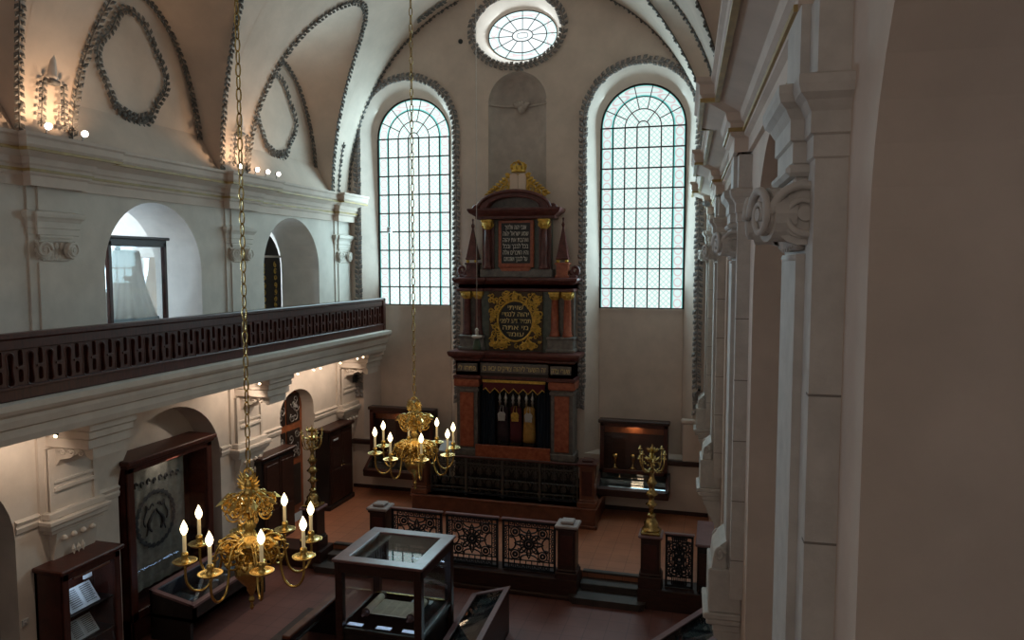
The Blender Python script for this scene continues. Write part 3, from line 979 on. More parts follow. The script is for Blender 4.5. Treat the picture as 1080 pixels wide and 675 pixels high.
b.box(AX-1.00, AX+1.00, 20.355, 20.40, 4.34, 4.62, .01)
fz = part('frieze_panel', b, 'grey_marble', ark)
fzs = [part('frieze_panel', MB().box(AX+s*1.37-.30, AX+s*1.37+.30, 20.275, 20.30, 4.36, 4.60, .01), 'grey_marble', ark) for s in (-1, 1)]
brk(4.66, [(.02, 0), (.05, .03), (.05, .07), (.10, .10), (.17, .15), (.20, .22), (.20, .28), (0, .30)], 1.72, .70, .10, 'dark_marble', 'cornice')
# tier two
b = MB()
b.box(AX-1.15, AX+1.15, 20.52, YB, 4.96, 6.70)
part('backing_panel', b, 'green_marble', ark)
def tier2(s):
    x = AX+s*1.30+.02
    b = MB(); b.box(x-.37, x+.37, 20.42, YB, 4.96, 5.38, .02); b.box(x-.40, x+.40, 20.38, YB, 4.96, 5.06, .02); b.box(x-.40, x+.40, 20.38, YB, 5.32, 5.40, .02)
    part('pedestal', b, 'grey_marble', ark)
    b = MB(); b.box(x-.35, x+.35, 20.66, YB, 5.40, 6.66)
    part('column_backing', b, 'grey_marble', ark)
    for k in (-1, 1):
        c = MB(); cx = x+k*.18
        c.lathe([(.15, 5.40), (.15, 5.45), (.12, 5.48), (.135, 5.52), (.11, 5.56), (.11, 5.9), (.095, 6.42), (.11, 6.44)], (cx, 20.56, 0), 16)
        o = part('column', c, 'red_marble' if s > 0 else 'dark_marble', ark)
        c = MB(); c.lathe([(.10, 6.43), (.12, 6.47), (.13, 6.52), (.18, 6.60), (.14, 6.61)], (cx, 20.56, 0), 12)
        for q in range(8):
            a = 2*PI*q/8; c.leaf((cx+.11*math.cos(a), 20.56+.11*math.sin(a), 6.45), (math.cos(a)*.3, math.sin(a)*.3, 1), (math.cos(a), math.sin(a), 0), .16, .08)
        c.box(cx-.16, cx+.16, 20.40, 20.72, 6.60, 6.66, .01)
        part('capital', c, 'gold', o, 'gilded capital')
sym(tier2)
# gilded carved square with oval inscription
fr = MB(); cx, cz, w2, h2 = AX+.02, 5.83, .78, .83
ov = ellipse_pts(cx, cz+.0, .50, .56, 40)
fr.prism([[(cx-w2, cz-h2), (cx+w2, cz-h2), (cx+w2, cz+h2), (cx-w2, cz+h2)], ov[::-1]], 20.52, 20.44, lambda u, v, d: (u, d, v))
gf = part('carved_frame', fr, mat('gilt_ground', (0.07, 0.035, 0.015), .5), ark)
fo = MB(); rr = random.Random(11)
for k in range(230):
    u, v = rr.uniform(-w2+.06, w2-.06), rr.uniform(-h2+.06, h2-.06)
    if (u/.55)**2+(v/.61)**2 < 1.02: continue
    a0 = rr.uniform(0, 6.3); s = rr.choice((-1, 1)); R0 = rr.uniform(.05, .10)
    fo.tube([(cx+u+R0*(1-i/15)*math.cos(a0+s*i*.5), 20.415-.01*(i % 3), cz+v+R0*(1-i/15)*math.sin(a0+s*i*.5)) for i in range(13)], .021, 4)
    if k % 2: fo.leaf((cx+u, 20.43, cz+v), (math.cos(a0), 0, math.sin(a0)), (0, -1, 0), .14, .08)
fo.tube([(cx+.52*math.cos(2*PI*k/40), 20.43, cz+.58*math.sin(2*PI*k/40)) for k in range(40)], .035, 6, True)
part('foliage', fo, 'gold', gf, 'gilded acanthus scrollwork')
b = MB().prism([ellipse_pts(cx, cz, .50, .56, 40)], 20.47, 20.45, lambda u, v, d: (u, d, v))
pl = part('oval_plaque', b, 'black', ark, 'black oval plaque with gold lettering')
def lettering(lines, x, y, z, size, gap, m, parent, width):
    """square Hebrew letters, read from the right, on a plane facing -y"""
    vs = MB()
    for i, t in enumerate(lines):
        cu = bpy.data.curves.new('lettering', 'FONT'); cu.body = t[::-1]; cu.size = size; cu.align_x = 'CENTER'; cu.extrude = .004
        ob = bpy.data.objects.new('lettering', cu); C.objects.link(ob)
        dg = bpy.context.evaluated_depsgraph_get()
        me = bpy.data.meshes.new_from_object(ob.evaluated_get(dg))
        if len(me.vertices):
            xs = [v.co.x for v in me.vertices]; wd = max(xs)-min(xs); k = min(1.35, width[i]/max(wd, .01))
            vs.add([(x+v.co.x*k, y-v.co.z, z-gap*i+v.co.y) for v in me.vertices], [tuple(p.vertices) for p in me.polygons])
        bpy.data.objects.remove(ob); bpy.data.curves.remove(cu); bpy.data.meshes.remove(me)
    return part('lettering', vs, m, parent)
H1 = ['שויתי', 'יהוה לנגדי', 'תמיד דע לפני', 'מי אתה', 'עומד']
lettering(H1, cx, 20.442, cz+.32, .19, .19, 'gold_letters', pl, [.45, .78, .9, .8, .5])
lettering(['זה השער ליהוה צדיקים יבאו בו'], AX, 20.348, 4.40, .21, .2, 'gold_letters', fz, [1.85])
for s, t in ((-1, 'פתחו לי'), (1, 'שערי צדק')): lettering([t], AX+s*1.37, 20.268, 4.40, .20, .2, 'gold_letters', fzs[(s+1)//2], [.52])
# tier two entablature
brk(6.66, [(.02, 0), (.05, .02), (.05, .08), (0, .10), (0, .20), (.04, .22), (.12, .27), (.16, .33), (.16, .38), (0, .40)], 1.66, .68, .10, 'dark_marble', 'cornice', 20.52)
# tier three
b = MB(); b.box(AX-1.06, AX+1.06, 20.52, YB, 7.06, 7.30, .02)
part('attic_base', b, 'grey_marble', ark)
b = MB(); b.box(AX-.98, AX+.98, 20.66, YB, 7.30, 8.74)
part('backing_panel', b, 'green_marble', ark)
def tier3(s):
    b = MB(); x = AX+s*.83
    b.box(x-.17, x+.17, 20.60, 20.7, 7.30, 8.72)
    o = part('pilaster', b, 'dark_marble', ark)
    b = MB(); b.lathe([(.14, 7.30), (.14, 7.36), (.10, 7.42), (.105, 7.8), (.09, 8.42)], (x, 20.54, 0), 14)
    part('column', b, 'dark_marble', o)
    b = MB(); b.lathe([(.09, 8.42), (.11, 8.46), (.12, 8.52), (.17, 8.62), (.12, 8.64)], (x, 20.54, 0), 10); b.box(x-.16, x+.16, 20.40, 20.68, 8.63, 8.70, .01)
    for q in range(8):
        a = 2*PI*q/8; b.leaf((x+.10*math.cos(a), 20.54+.10*math.sin(a), 8.44), (math.cos(a)*.3, math.sin(a)*.3, 1), (math.cos(a), math.sin(a), 0), .17, .08)
    part('capital', b, 'gold', o, 'gilded capital')
    # obelisk with scrolled foot
    b = MB(); x = AX+s*1.33+.01
    b.box(x-.20, x+.20, 20.50, 20.90, 7.06, 7.12, .01); b.box(x-.16, x+.16, 20.54, 20.86, 7.12, 7.46); b.box(x-.2, x+.2, 20.50, 20.90, 7.42, 7.48, .01)
    o = part('obelisk_pedestal', b, 'red_marble' if s > 0 else 'dark_marble', ark)
    b = MB(); b.lathe([(.23, 7.56), (.25, 7.60), (.225, 7.63), (.036, 8.44), (.03, 8.46), (.05, 8.51), (.06, 8.55), (.02, 8.62), (.025, 8.68), (.04, 8.71), (0, 8.76)], (x, 20.70, 0), 4, False, sq=True)
    part('obelisk', b, 'dark_marble', o)
    b = MB()
    for k in (-1, 1):
        b = MB(); b.ball((x+k*.12, 20.58, 7.52), .055, 8); part('gilded_foot', b, 'gold', o, 'small gilded ball foot')
    b = MB()
    xs = x+s*.20
    sp = [(xs+s*.02+s*.13*(1-i/40*.8)*math.cos(i*.28+PI), 20.70, 7.26+.15*(1-i/40*.8)*math.sin(i*.28+PI)) for i in range(36)]
    b.tube([(p[0]+s*.12, p[1], p[2]) for p in sp], [.06*(1-i/60) for i in range(36)], 8)
    b.box(x+s*.15, x+s*.40, 20.58, 20.82, 7.06, 7.13, .01)
    part('side_scroll', b, 'dark_marble', ark)
sym(tier3)
b = MB(); b.box(AX-.52, AX+.52, 20.56, 20.66, 7.34, 8.68, .02)
b.prism([[(AX-.46, 7.34), (AX-.40, 7.24), (AX+.40, 7.24), (AX+.46, 7.34)]], 20.56, 20.5, lambda u, v, d: (u, d, v))
o = part('inscription_frame', b, 'red_marble', ark)
b = MB(); b.box(AX-.42, AX+.42, 20.545, 20.57, 7.46, 8.60)
o2 = part('inscription_panel', b, 'black', o, 'black panel with six lines of white lettering')
H2 = ['אנכי יהוה אלהיך', 'שמע ישראל יהוה', 'ואהבת את יהוה', 'בכל לבבך ובכל', 'והיו הדברים אלה', 'על לבבך ושננתם']
b = MB()
sub = lettering(H2, AX, 20.54, 8.42, .185, .178, 'white_paint', o, [.62, .74, .74, .74, .74, .68])
brk_path = [(AX-1.10, YB), (AX-1.10, 20.46), (AX+1.10, 20.46), (AX+1.10, YB)]
g = MB().mould([(0, 8.70), (.05, 8.72), (.05, 8.78), (.12, 8.83), (.2, 8.88), (.24, 8.95), (.24, 9.0), (0, 9.02)], brk_path, -1); g.box(AX-1.1, AX+1.1, 20.46, YB, 8.70, 9.02)
part('cornice', g, 'dark_marble', ark)
# arched pediment
n = 24; R1x, R1z, R0x, R0z = .98, .44, .74, .28
outer = [(AX+R1x*math.cos(PI*k/n), 8.98+R1z*math.sin(PI*k/n)) for k in range(n+1)]
inner = [(AX+R0x*math.cos(PI*k/n), 9.02+R0z*math.sin(PI*k/n)) for k in range(n+1)]
g = MB().prism([outer+inner[::-1]], 20.30, YB, lambda u, v, d: (u, d, v))
lip = [(AX+(R1x+.06)*math.cos(PI*k/n), 20.30, 8.98+(R1z+.05)*math.sin(PI*k/n)) for k in range(n+1)]
g.tube(lip, .055, 8); g.tube([(p[0], 20.29, p[2]) for p in [(AX+(R0x+.03)*math.cos(PI*k/n), 0, 9.02+(R0z+.03)*math.sin(PI*k/n)) for k in range(n+1)]], .03, 6)
for s in (-1, 1):
    sp = [(AX+s*(1.10+.10*(1-i/26)*math.cos(i*.45)), 20.38, 8.99+.10*(1-i/26)*math.sin(i*.45)) for i in range(24)]
    g.tube(sp, .05, 6)
part('arched_pediment', g, 'dark_marble', ark)
g = MB().prism([inner], 20.52, YB, lambda u, v, d: (u, d, v))
part('tympanum', g, 'grey_marble', ark)
# gilded crest with the tablets
cz = 9.46
g = MB()
for s in (-1, 1):
    for (u0, v0, r0, a0) in ((.36, .10, .13, 0), (.58, .03, .11, .4), (.40, .30, .10, 1.2), (.78, -.05, .08, .2), (.30, .46, .07, .5)):
        g.tube([(AX+.05+s*(u0+r0*(1-i/30)*math.cos(a0+i*.42)), 20.62-.01*i/10, cz+v0+r0*(1-i/30)*math.sin(a0+i*.42)) for i in range(26)], [.035*(1-i/45) for i in range(26)], 6)
    for k in range(7):
        g.leaf((AX+.05+s*(.30+.08*k), 20.58, cz+.30-.055*k), (s*.8, -.1, .5-.1*k), (0, -1, 0), .2, .1)
g.box(AX-.19, AX+.29, 20.60, 20.70, cz-.05, cz+.02, .01); g.box(AX-.60, AX+.70, 20.66, 20.74, cz-.1, cz+.03, .01)
g.prism([[(AX-.30, cz), (AX+.40, cz), (AX+.34, cz+.3), (AX+.28, cz+.52), (AX-.18, cz+.52), (AX-.24, cz+.3)]], 20.72, 20.66, lambda u, v, d: (u, d, v))
cr = part('crest', g, 'gold', ark, 'gilded scrolled crest')
def tab(s):
    x = AX+.05+s*.12
    t = MB().prism([arch_pts(x, .112, cz+.46, .06, cz+.02, 12)], 20.66, 20.585, lambda u, v, d: (u, d, v))
    o = part('tablet', t, 'tablet', cr, 'pale stone tablet of the law')
    for k in range(5):
        pass
sym(tab)
g = MB(); cx0 = AX+.05
g.lathe([(.20, 0), (.21, .03), (.19, .06), (.22, .18)], (cx0, 20.66, cz+.56), 16)
for k in range(8):
    a = 2*PI*k/8
    g.tube([(cx0+.20*math.cos(a)*q, 20.66+.20*math.sin(a)*q, cz+.58+z) for q, z in ((1, .05), (1.15, .14), (.8, .24), (.2, .27))], .022, 5)
    g.ball((cx0+.22*math.cos(a), 20.66+.22*math.sin(a), cz+.76), .028, 6)
g.ball((cx0, 20.66, cz+.86), .05, 8)
part('crown', g, 'gold', cr, 'gilded crown')
# curtains, valance
def cloth(x0, x1, y, z0, z1, waves, amp, n=40, zn=6, ph=0.0):
    g = MB(); vs = []; fs = []
    for j in range(zn+1):
        z = z0+(z1-z0)*j/zn
        for i in range(n+1):
            t = i/n; vs.append((x0+(x1-x0)*t, y+amp*math.sin(2*PI*waves*t+ph)*(1.15-.3*j/zn), z))
    nn = len(vs)
    vs += [(v[0], v[1]+.012, v[2]) for v in vs]
    for j in range(zn):
        for i in range(n):
            a = j*(n+1)+i; fs.append((a, a+1, a+n+2, a+n+1)); fs.append((a+nn, a+n+1+nn, a+n+2+nn, a+1+nn))
    return g.add(vs, fs, True)
def curtain(s):
    g = cloth(AX+s*1.03, AX+s*.62, 20.55, 1.94, 4.10, 4.5, .03)
    part('curtain', g, 'velvet_navy', ark, 'dark blue curtain drawn to the side')
sym(curtain)
v = MB()
pts = [(AX-.92, 4.12), (AX+.92, 4.12), (AX+.90, 3.86)]
nz = 6
zz = []
for k in range(nz*2+1):
    zz.append((AX+.84-1.68*k/(nz*2), 3.76 if k % 2 else 3.90))
v.prism([pts+zz+[(AX-.90, 3.86)]], 20.33, 20.35, lambda u, w_, d: (u, d, w_))
va = part('valance', v, 'velvet_red', ark, 'dark red zigzag valance with gold trim')
v = MB(); v.tube([(p[0], 20.325, p[1]) for p in [(AX+.90, 3.84)]+zz+[(AX-.90, 3.84)]], .018, 5); v.box(AX-.93, AX+.93, 20.31, 20.34, 4.06, 4.14, .01)
part('fringe', v, 'gold', va, 'gold fringe')
# ---- Torah scrolls standing in the ark
def scroll(x, mt, shield, lab, tall):
    t = thing('torah_scroll', lab, 'scroll', (x, 20.68, 1.96), 0, 'Torah scrolls in the ark')
    g = MB(); g.box(x-.17, x+.17, 20.60, 20.80, 1.90, 2.30, .03)
    part('stand', g, 'wood_black', t)
    g = MB()
    g.lathe([(.185, 2.30), (.185, 2.5), (.17, 3.0), (.16, 3.28), (.10, 3.34)], (0, 0, 0), 20, flute=lambda a: 1+.03*math.cos(9*a))
    g.v = [(x+p[0], 20.68+p[1]*.6, p[2]) for p in g.v]
    part('mantle', g, mt, t)
    g = MB()
    for s in (-1, 1):
        g.lathe([(.03, 3.32), (.03, 3.42), (.05, 3.45), (.03, 3.5), (.055, 3.55), (.04, 3.62), (.02, 3.66), (.015, tall), (0, tall+.02)], (x+s*.09, 20.68, 0), 10)
    part('finial', g, 'silver', t)
    g = MB().prism([[(x-.10, 2.92), (x+.10, 2.92), (x+.12, 3.12), (x+.05, 3.2), (x, 3.17), (x-.05, 3.2), (x-.12, 3.12)]], 20.555, 20.535, lambda u, v_, d: (u, d, v_))
    for k in range(8): g.ball((x+.09*math.cos(k*PI/4), 20.53, 3.05+.1*math.sin(k*PI/4)), .022, 6)
    g.tube([(x-.05, 20.53, 3.2), (x-.03, 20.6, 3.36), (x+.03, 20.6, 3.36), (x+.05, 20.53, 3.2)], .008, 4)
    part('breastplate', g, shield, t)
scroll(AX-.42, 'mantle_dark', 'silver', 'Torah scroll in dark mantle, leftmost of the three inside the ark', 3.72)
scroll(AX-.02, 'mantle_red', 'gold', 'Torah scroll in dark crimson mantle with gilt breastplate, middle of the ark', 3.68)
scroll(AX+.38, 'mantle_gold', 'silver', 'Torah scroll in gold-yellow mantle with silver breastplate inside the ark', 3.74)

# ---- platform in front of the ark, grille and newel posts
g = MB(); g.box(-8.25, -3.05, 19.15, 20.98, .45, 1.02, .02); g.box(-8.30, -3.0, 19.10, 20.98, .95, 1.02, .02); g.box(-8.30, -3.0, 19.12, 19.3, .45, .55, .02)
trim(g, M['wood_mid'])
rail = thing('iron_grille', 'dark wrought-iron scroll grille fencing the ark platform between two wooden posts', 'railing', (-5.65, 19.35, 1.02))
g = MB(); g.box(-7.75, -3.55, 19.32, 19.40, 2.08, 2.14, .015)
part('top_rail', g, 'wood_red', rail)
g = MB(); g.box(-7.75, -3.55, 19.33, 19.39, 1.08, 1.12); part('bottom_rail', g, 'iron', rail)
for k in range(4):
    x0 = -7.75+4.20*k/4; x1 = x0+4.20/4; g = MB()
    g.box(x0, x0+.035, 19.335, 19.385, 1.03, 2.08); g.box(x1-.035, x1, 19.335, 19.385, 1.03, 2.08)
    g.box(x0, x1, 19.345, 19.375, 1.90, 1.93); g.box(x0, x1, 19.345, 19.375, 1.22, 1.25)
    for i in range(4):
        xc = x0+(i+.5)*(x1-x0)/4
        g.box(xc-.008, xc+.008, 19.35, 19.37, 1.12, 2.08)
        for s in (-1, 1):
            for zc in (1.40, 1.74):
                g.tube([(xc+s*(.02+.09*(1-q/24)*(1+math.cos(q*.42))*.6), 19.36, zc+.15*(1-q/26)*math.sin(q*.42)) for q in range(22)], .014, 4)
            g.tube([(xc+s*.06+.05*math.cos(2*PI*q/10), 19.36, 2.0+.05*math.sin(2*PI*q/10)) for q in range(10)], .008, 4, True)
            g.tube([(xc+s*.06+.04*math.cos(2*PI*q/10), 19.36, 1.17+.04*math.sin(2*PI*q/10)) for q in range(10)], .008, 4, True)
    part('grille_panel', g, 'iron_grey', rail)
def newel(x, y, z0, z1, lab, m='wood_mid', cap='wood_red', w=.22, name='newel_post', capw=.07, grp=None):
    t = thing(name, lab, 'post', (x, y, z0), 0, grp)
    g = MB(); g.box(x-w, x+w, y-w, y+w, z0, z1-.14, .015)
    g.box(x-w-.05, x+w+.05, y-w-.05, y+w+.05, z0, z0+.16, .02); g.box(x-w-.025, x+w+.025, y-w-.025, y+w+.025, z0+.16, z0+.22, .02)
    g.box(x-w-.03, x+w+.03, y-w-.03, y+w+.03, z1-.20, z1-.14, .015)
    part('shaft', g, m, t)
    g = MB(); g.box(x-w+.06, x+w-.06, y-w-.012, y-w, z0+.32, z1-.30, .008)
    part('front_panel', g, cap if m != 'wood' else 'wood_red', t)
    g = MB(); g.box(x-w-capw, x+w+capw, y-w-capw, y+w+capw, z1-.14, z1-.07, .02); g.box(x-w*.75, x+w*.75, y-w*.75, y+w*.75, z1-.07, z1, .025)
    part('cap', g, cap, t)
    return t
newel(-8.02, 19.36, 1.02, 2.28, 'brown wooden newel post at the left end of the ark grille', w=.20)
newel(-3.28, 19.36, 1.02, 2.30, 'brown wooden newel post at the right end of the ark grille', w=.20)
# ---- hanging everlasting lamp
lx, ly = -6.50, 19.75
lamp = thing('hanging_lamp', 'small white lamp hanging on a thin wire in front of the ark', 'lamp', (lx, ly, 5.05))
g = MB(); g.tube([(lx, ly, 5.62), (lx, ly, 15.2)], .010, 5); part('wire', g, 'stone', lamp)
g = MB()
g.lathe([(.03, 5.36), (.12, 5.39), (.15, 5.43), (.14, 5.46), (.05, 5.47)], (lx, ly, 0), 14)
g.lathe([(.05, 5.46), (.04, 5.56), (.06, 5.62), (.02, 5.66)], (lx, ly, 0), 10)
part('lamp_bowl', g, 'plaster_white', lamp, 'white lamp bowl')
g = MB(); g.lathe([(.05, 5.37), (.08, 5.30), (.12, 5.12), (.13, 5.05)], (lx, ly, 0), 12); part('tassel', g, 'green', lamp, 'dark green tassel')
# ================================================================== FENCE, LAMPS, CASES
GAP = 16.10
def fence_panel(x0, x1, z0, z1, lab):
    t = thing('iron_fence_panel', lab, 'fence', ((x0+x1)/2, GAP, z0))
    g = MB(); y0, y1 = GAP-.025, GAP+.025
    for x in (x0, x1-.045): g.box(x, x+.045, y0, y1, z0, z1)
    g.box(x0, x1, y0, y1, z0, z0+.05); g.box(x0, x1, y0, y1, z1-.05, z1)
    part('frame', g, 'iron', t)
    g = MB(); g.box(x0-.02, x1+.02, GAP-.05, GAP+.05, z1, z1+.04, .012)
    part('top_rail', g, 'case_top', t)
    g = MB(); ya, yb = GAP-.012, GAP+.012
    bw = .15; ix0, ix1, iz0, iz1 = x0+bw, x1-bw, z0+bw+.08, z1-bw
    for x in (ix0, ix1): g.box(x-.012, x+.012, ya, yb, z0, z1)
    for z in (iz0, iz1, iz0-.10): g.box(x0, x1, ya, yb, z-.012, z+.012)
    # border of little squares
    for k in range(8):
        x = ix0+(ix1-ix0)*k/7
        g.box(x-.010, x+.010, ya, yb, iz1, z1); g.box(x-.010, x+.010, ya, yb, z0, iz0)
        z = iz0+(iz1-iz0)*k/7
        g.box(x0, ix0, ya, yb, z-.007, z+.007); g.box(ix1, x1, ya, yb, z-.007, z+.007)
    for k in range(7):
        x = ix0+(ix1-ix0)*(k+.5)/7
        for zc in ((iz1+z1)/2, (z0+iz0-.05)/2): g.tube([(x+.035*math.cos(q*PI/4), GAP, zc+.035*math.sin(q*PI/4)) for q in range(8)], .014, 4, True)
        z = iz0+(iz1-iz0)*(k+.5)/7
        for xc in ((x0+ix0)/2, (x1+ix1)/2): g.tube([(xc+.03*math.cos(q*PI/4), GAP, z+.03*math.sin(q*PI/4)) for q in range(8)], .014, 4, True)
    cx, cz = (ix0+ix1)/2, (iz0+iz1)/2; a, b = (ix1-ix0)/2, (iz1-iz0)/2
    def ring(u, v, r, th): g.tube([(u+r*math.cos(2*PI*q/16), GAP, v+r*math.sin(2*PI*q/16)) for q in range(16)], th, 5, True)
    ring(cx, cz, .11, .03); ring(cx, cz, .05, .03); ring(cx, cz, .21, .016)
    for k in range(8):
        A = PI/4*k; r1 = .30 if k % 2 else .34
        d = (math.cos(A)*min(1, a/.36), math.sin(A)*min(1, b/.34)); p_ = (-math.sin(A), math.cos(A))
        g.tube([(cx+d[0]*q+p_[0]*w_, GAP, cz+d[1]*q+p_[1]*w_) for q, w_ in ((.10, .02), (.2, .05), (.27, .03), (r1, 0), (.27, -.03), (.2, -.05), (.10, -.02))], .023, 4)
    for sx in (-1, 1):
        for sz in (-1, 1):
            u, v = cx+sx*a*.68, cz+sz*b*.68
            ring(u, v, .045, .03); ring(u, v, .105, .017)
            for k in range(4):
                A = PI/2*k+PI/4
                g.tube([(u+.10*math.cos(A), GAP, v+.10*math.sin(A)), (u+.16*math.cos(A+.3), GAP, v+.16*math.sin(A+.3)), (u+.19*math.cos(A), GAP, v+.17*math.sin(A))], .02, 4)
        g.tube([(cx+sx*a*(.95-.3*math.sin(PI*q/10)), GAP, cz+b*.45*math.cos(PI*q/10)) for q in range(11)], .019, 4)
        g.tube([(cx+a*.45*math.cos(PI*q/10), GAP, cz+sx*b*(.95-.3*math.sin(PI*q/10))) for q in range(11)], .019, 4)
    part('lattice', g, 'iron', t)
    return t
fx = [-7.50, -6.12, -4.75, -3.40]
for k, lb in enumerate(('beside the left fence post', 'in the middle of the three before the ark', 'beside the right fence post')):
    fence_panel(fx[k]+.05, fx[k+1]-.05, .47, 1.62, 'black wrought-iron rosette fence panel ' + lb)
fence_panel(-1.03, -.44, .47, 1.62, 'narrow wrought-iron rosette panel right of the menorah pedestal')
newel(-7.74, GAP, .45, 1.74, 'dark wooden fence post with pale stepped cap at the left end of the fence', 'wood', 'cap_stone', .20, 'fence_post', .06)
newel(-3.17, GAP, .45, 1.74, 'dark wooden fence post with pale stepped cap at the right end of the fence', 'wood', 'cap_stone', .20, 'fence_post', .06)

# ---- menorahs on pedestals
def pedestal(x, y, z1, lab):
    t = thing('pedestal', lab, 'pedestal', (x, y, .45))
    g = MB(); g.box(x-.20, x+.20, y-.20, y+.20, .45, z1-.06, .015); g.box(x-.25, x+.25, y-.25, y+.25, .45, .72, .02); g.box(x-.225, x+.225, y-.225, y+.225, .72, .78, .02)
    part('shaft', g, 'wood', t)
    g = MB(); g.box(x-.26, x+.26, y-.26, y+.26, z1-.06, z1, .02); part('top_slab', g, 'case_top', t)
    g = MB(); g.box(x-.14, x+.14, y-.212, y-.2, .88, z1-.2, .006); part('front_panel', g, 'wood_red', t)
pedestal(-1.34, GAP, 1.62, 'square dark wooden pedestal carrying the menorah, right of the steps')
pedestal(-9.55, GAP, 1.50, 'square dark wooden pedestal carrying the menorah near the side door')
def menorah(x, y, z0, H, lab, m, span):
    t = thing('menorah', lab, 'candelabrum', (x, y, z0))
    k = H/1.95
    g = MB(); g.box(x-.21, x+.21, y-.21, y+.21, z0, z0+.06, .02)
    g.lathe([(.20, .06), (.19, .10), (.15, .16), (.16, .22), (.10, .30), (.07, .36), (.10, .40), (.05, .44)], (x, y, z0), 18)
    part('base', g, m, t)
    g = MB()
    pr = [(.05, .42), (.045, .52), (.07, .58), (.13, .63), (.07, .68), (.05, .74), (.07, .80), (.145, .86), (.08, .92), (.05, .98), (.08, 1.04), (.12, 1.10), (.06, 1.18), (.04, 1.28), (.06, 1.33), (.03, 1.40), (.03, 1.78), (.05, 1.80), (.02, 1.86), (.0, 1.95)]
    g.lathe([(r, .42+(z-.42)*k) for r, z in pr], (x, y, z0), 16)
    part('stem', g, m, t)
    zt = z0+1.62*k
    for i in range(8):
        a = 2*PI*i/8+.2; g = MB(); r = span*(1 if i % 2 else .8); dz = .10 if i % 2 else -.06
        pts = [(x+math.cos(a)*q*r, y+math.sin(a)*q*r, zt-.22+w_) for q, w_ in ((.1, 0), (.4, -.08), (.75, -.05), (.95, .10), (1.0, .24+dz))]
        g.tube(pts, .014, 6); e = pts[-1]
        g.lathe([(.015, 0), (.05, .015), (.05, .03), (.02, .035), (.022, .09), (.0, .09)], e, 10)
        g.ball((x+math.cos(a+.2)*r*.55, y+math.sin(a+.2)*r*.55, zt-.12), .03, 6)
        part('branch', g, m, t)
    g = MB()
    for i in range(10):
        a = 2*PI*i/10
        g.leaf((x+.03*math.cos(a), y+.03*math.sin(a), zt-.08), (math.cos(a), math.sin(a), .9), (math.cos(a), math.sin(a), -.5), .17, .09)
        g.leaf((x+.03*math.cos(a), y+.03*math.sin(a), zt+.12), (math.cos(a)*.8, math.sin(a)*.8, 1), (math.cos(a), math.sin(a), -.5), .14, .08)
    part('foliage', g, m, t)
menorah(-1.34, GAP, 1.62, 1.98, 'polished brass menorah on the pedestal right of the altar steps', 'brass_dark', .33)
menorah(-9.55, GAP, 1.50, 2.06, 'aged brass menorah on the pedestal in front of the open side door', 'brass_dark', .27)

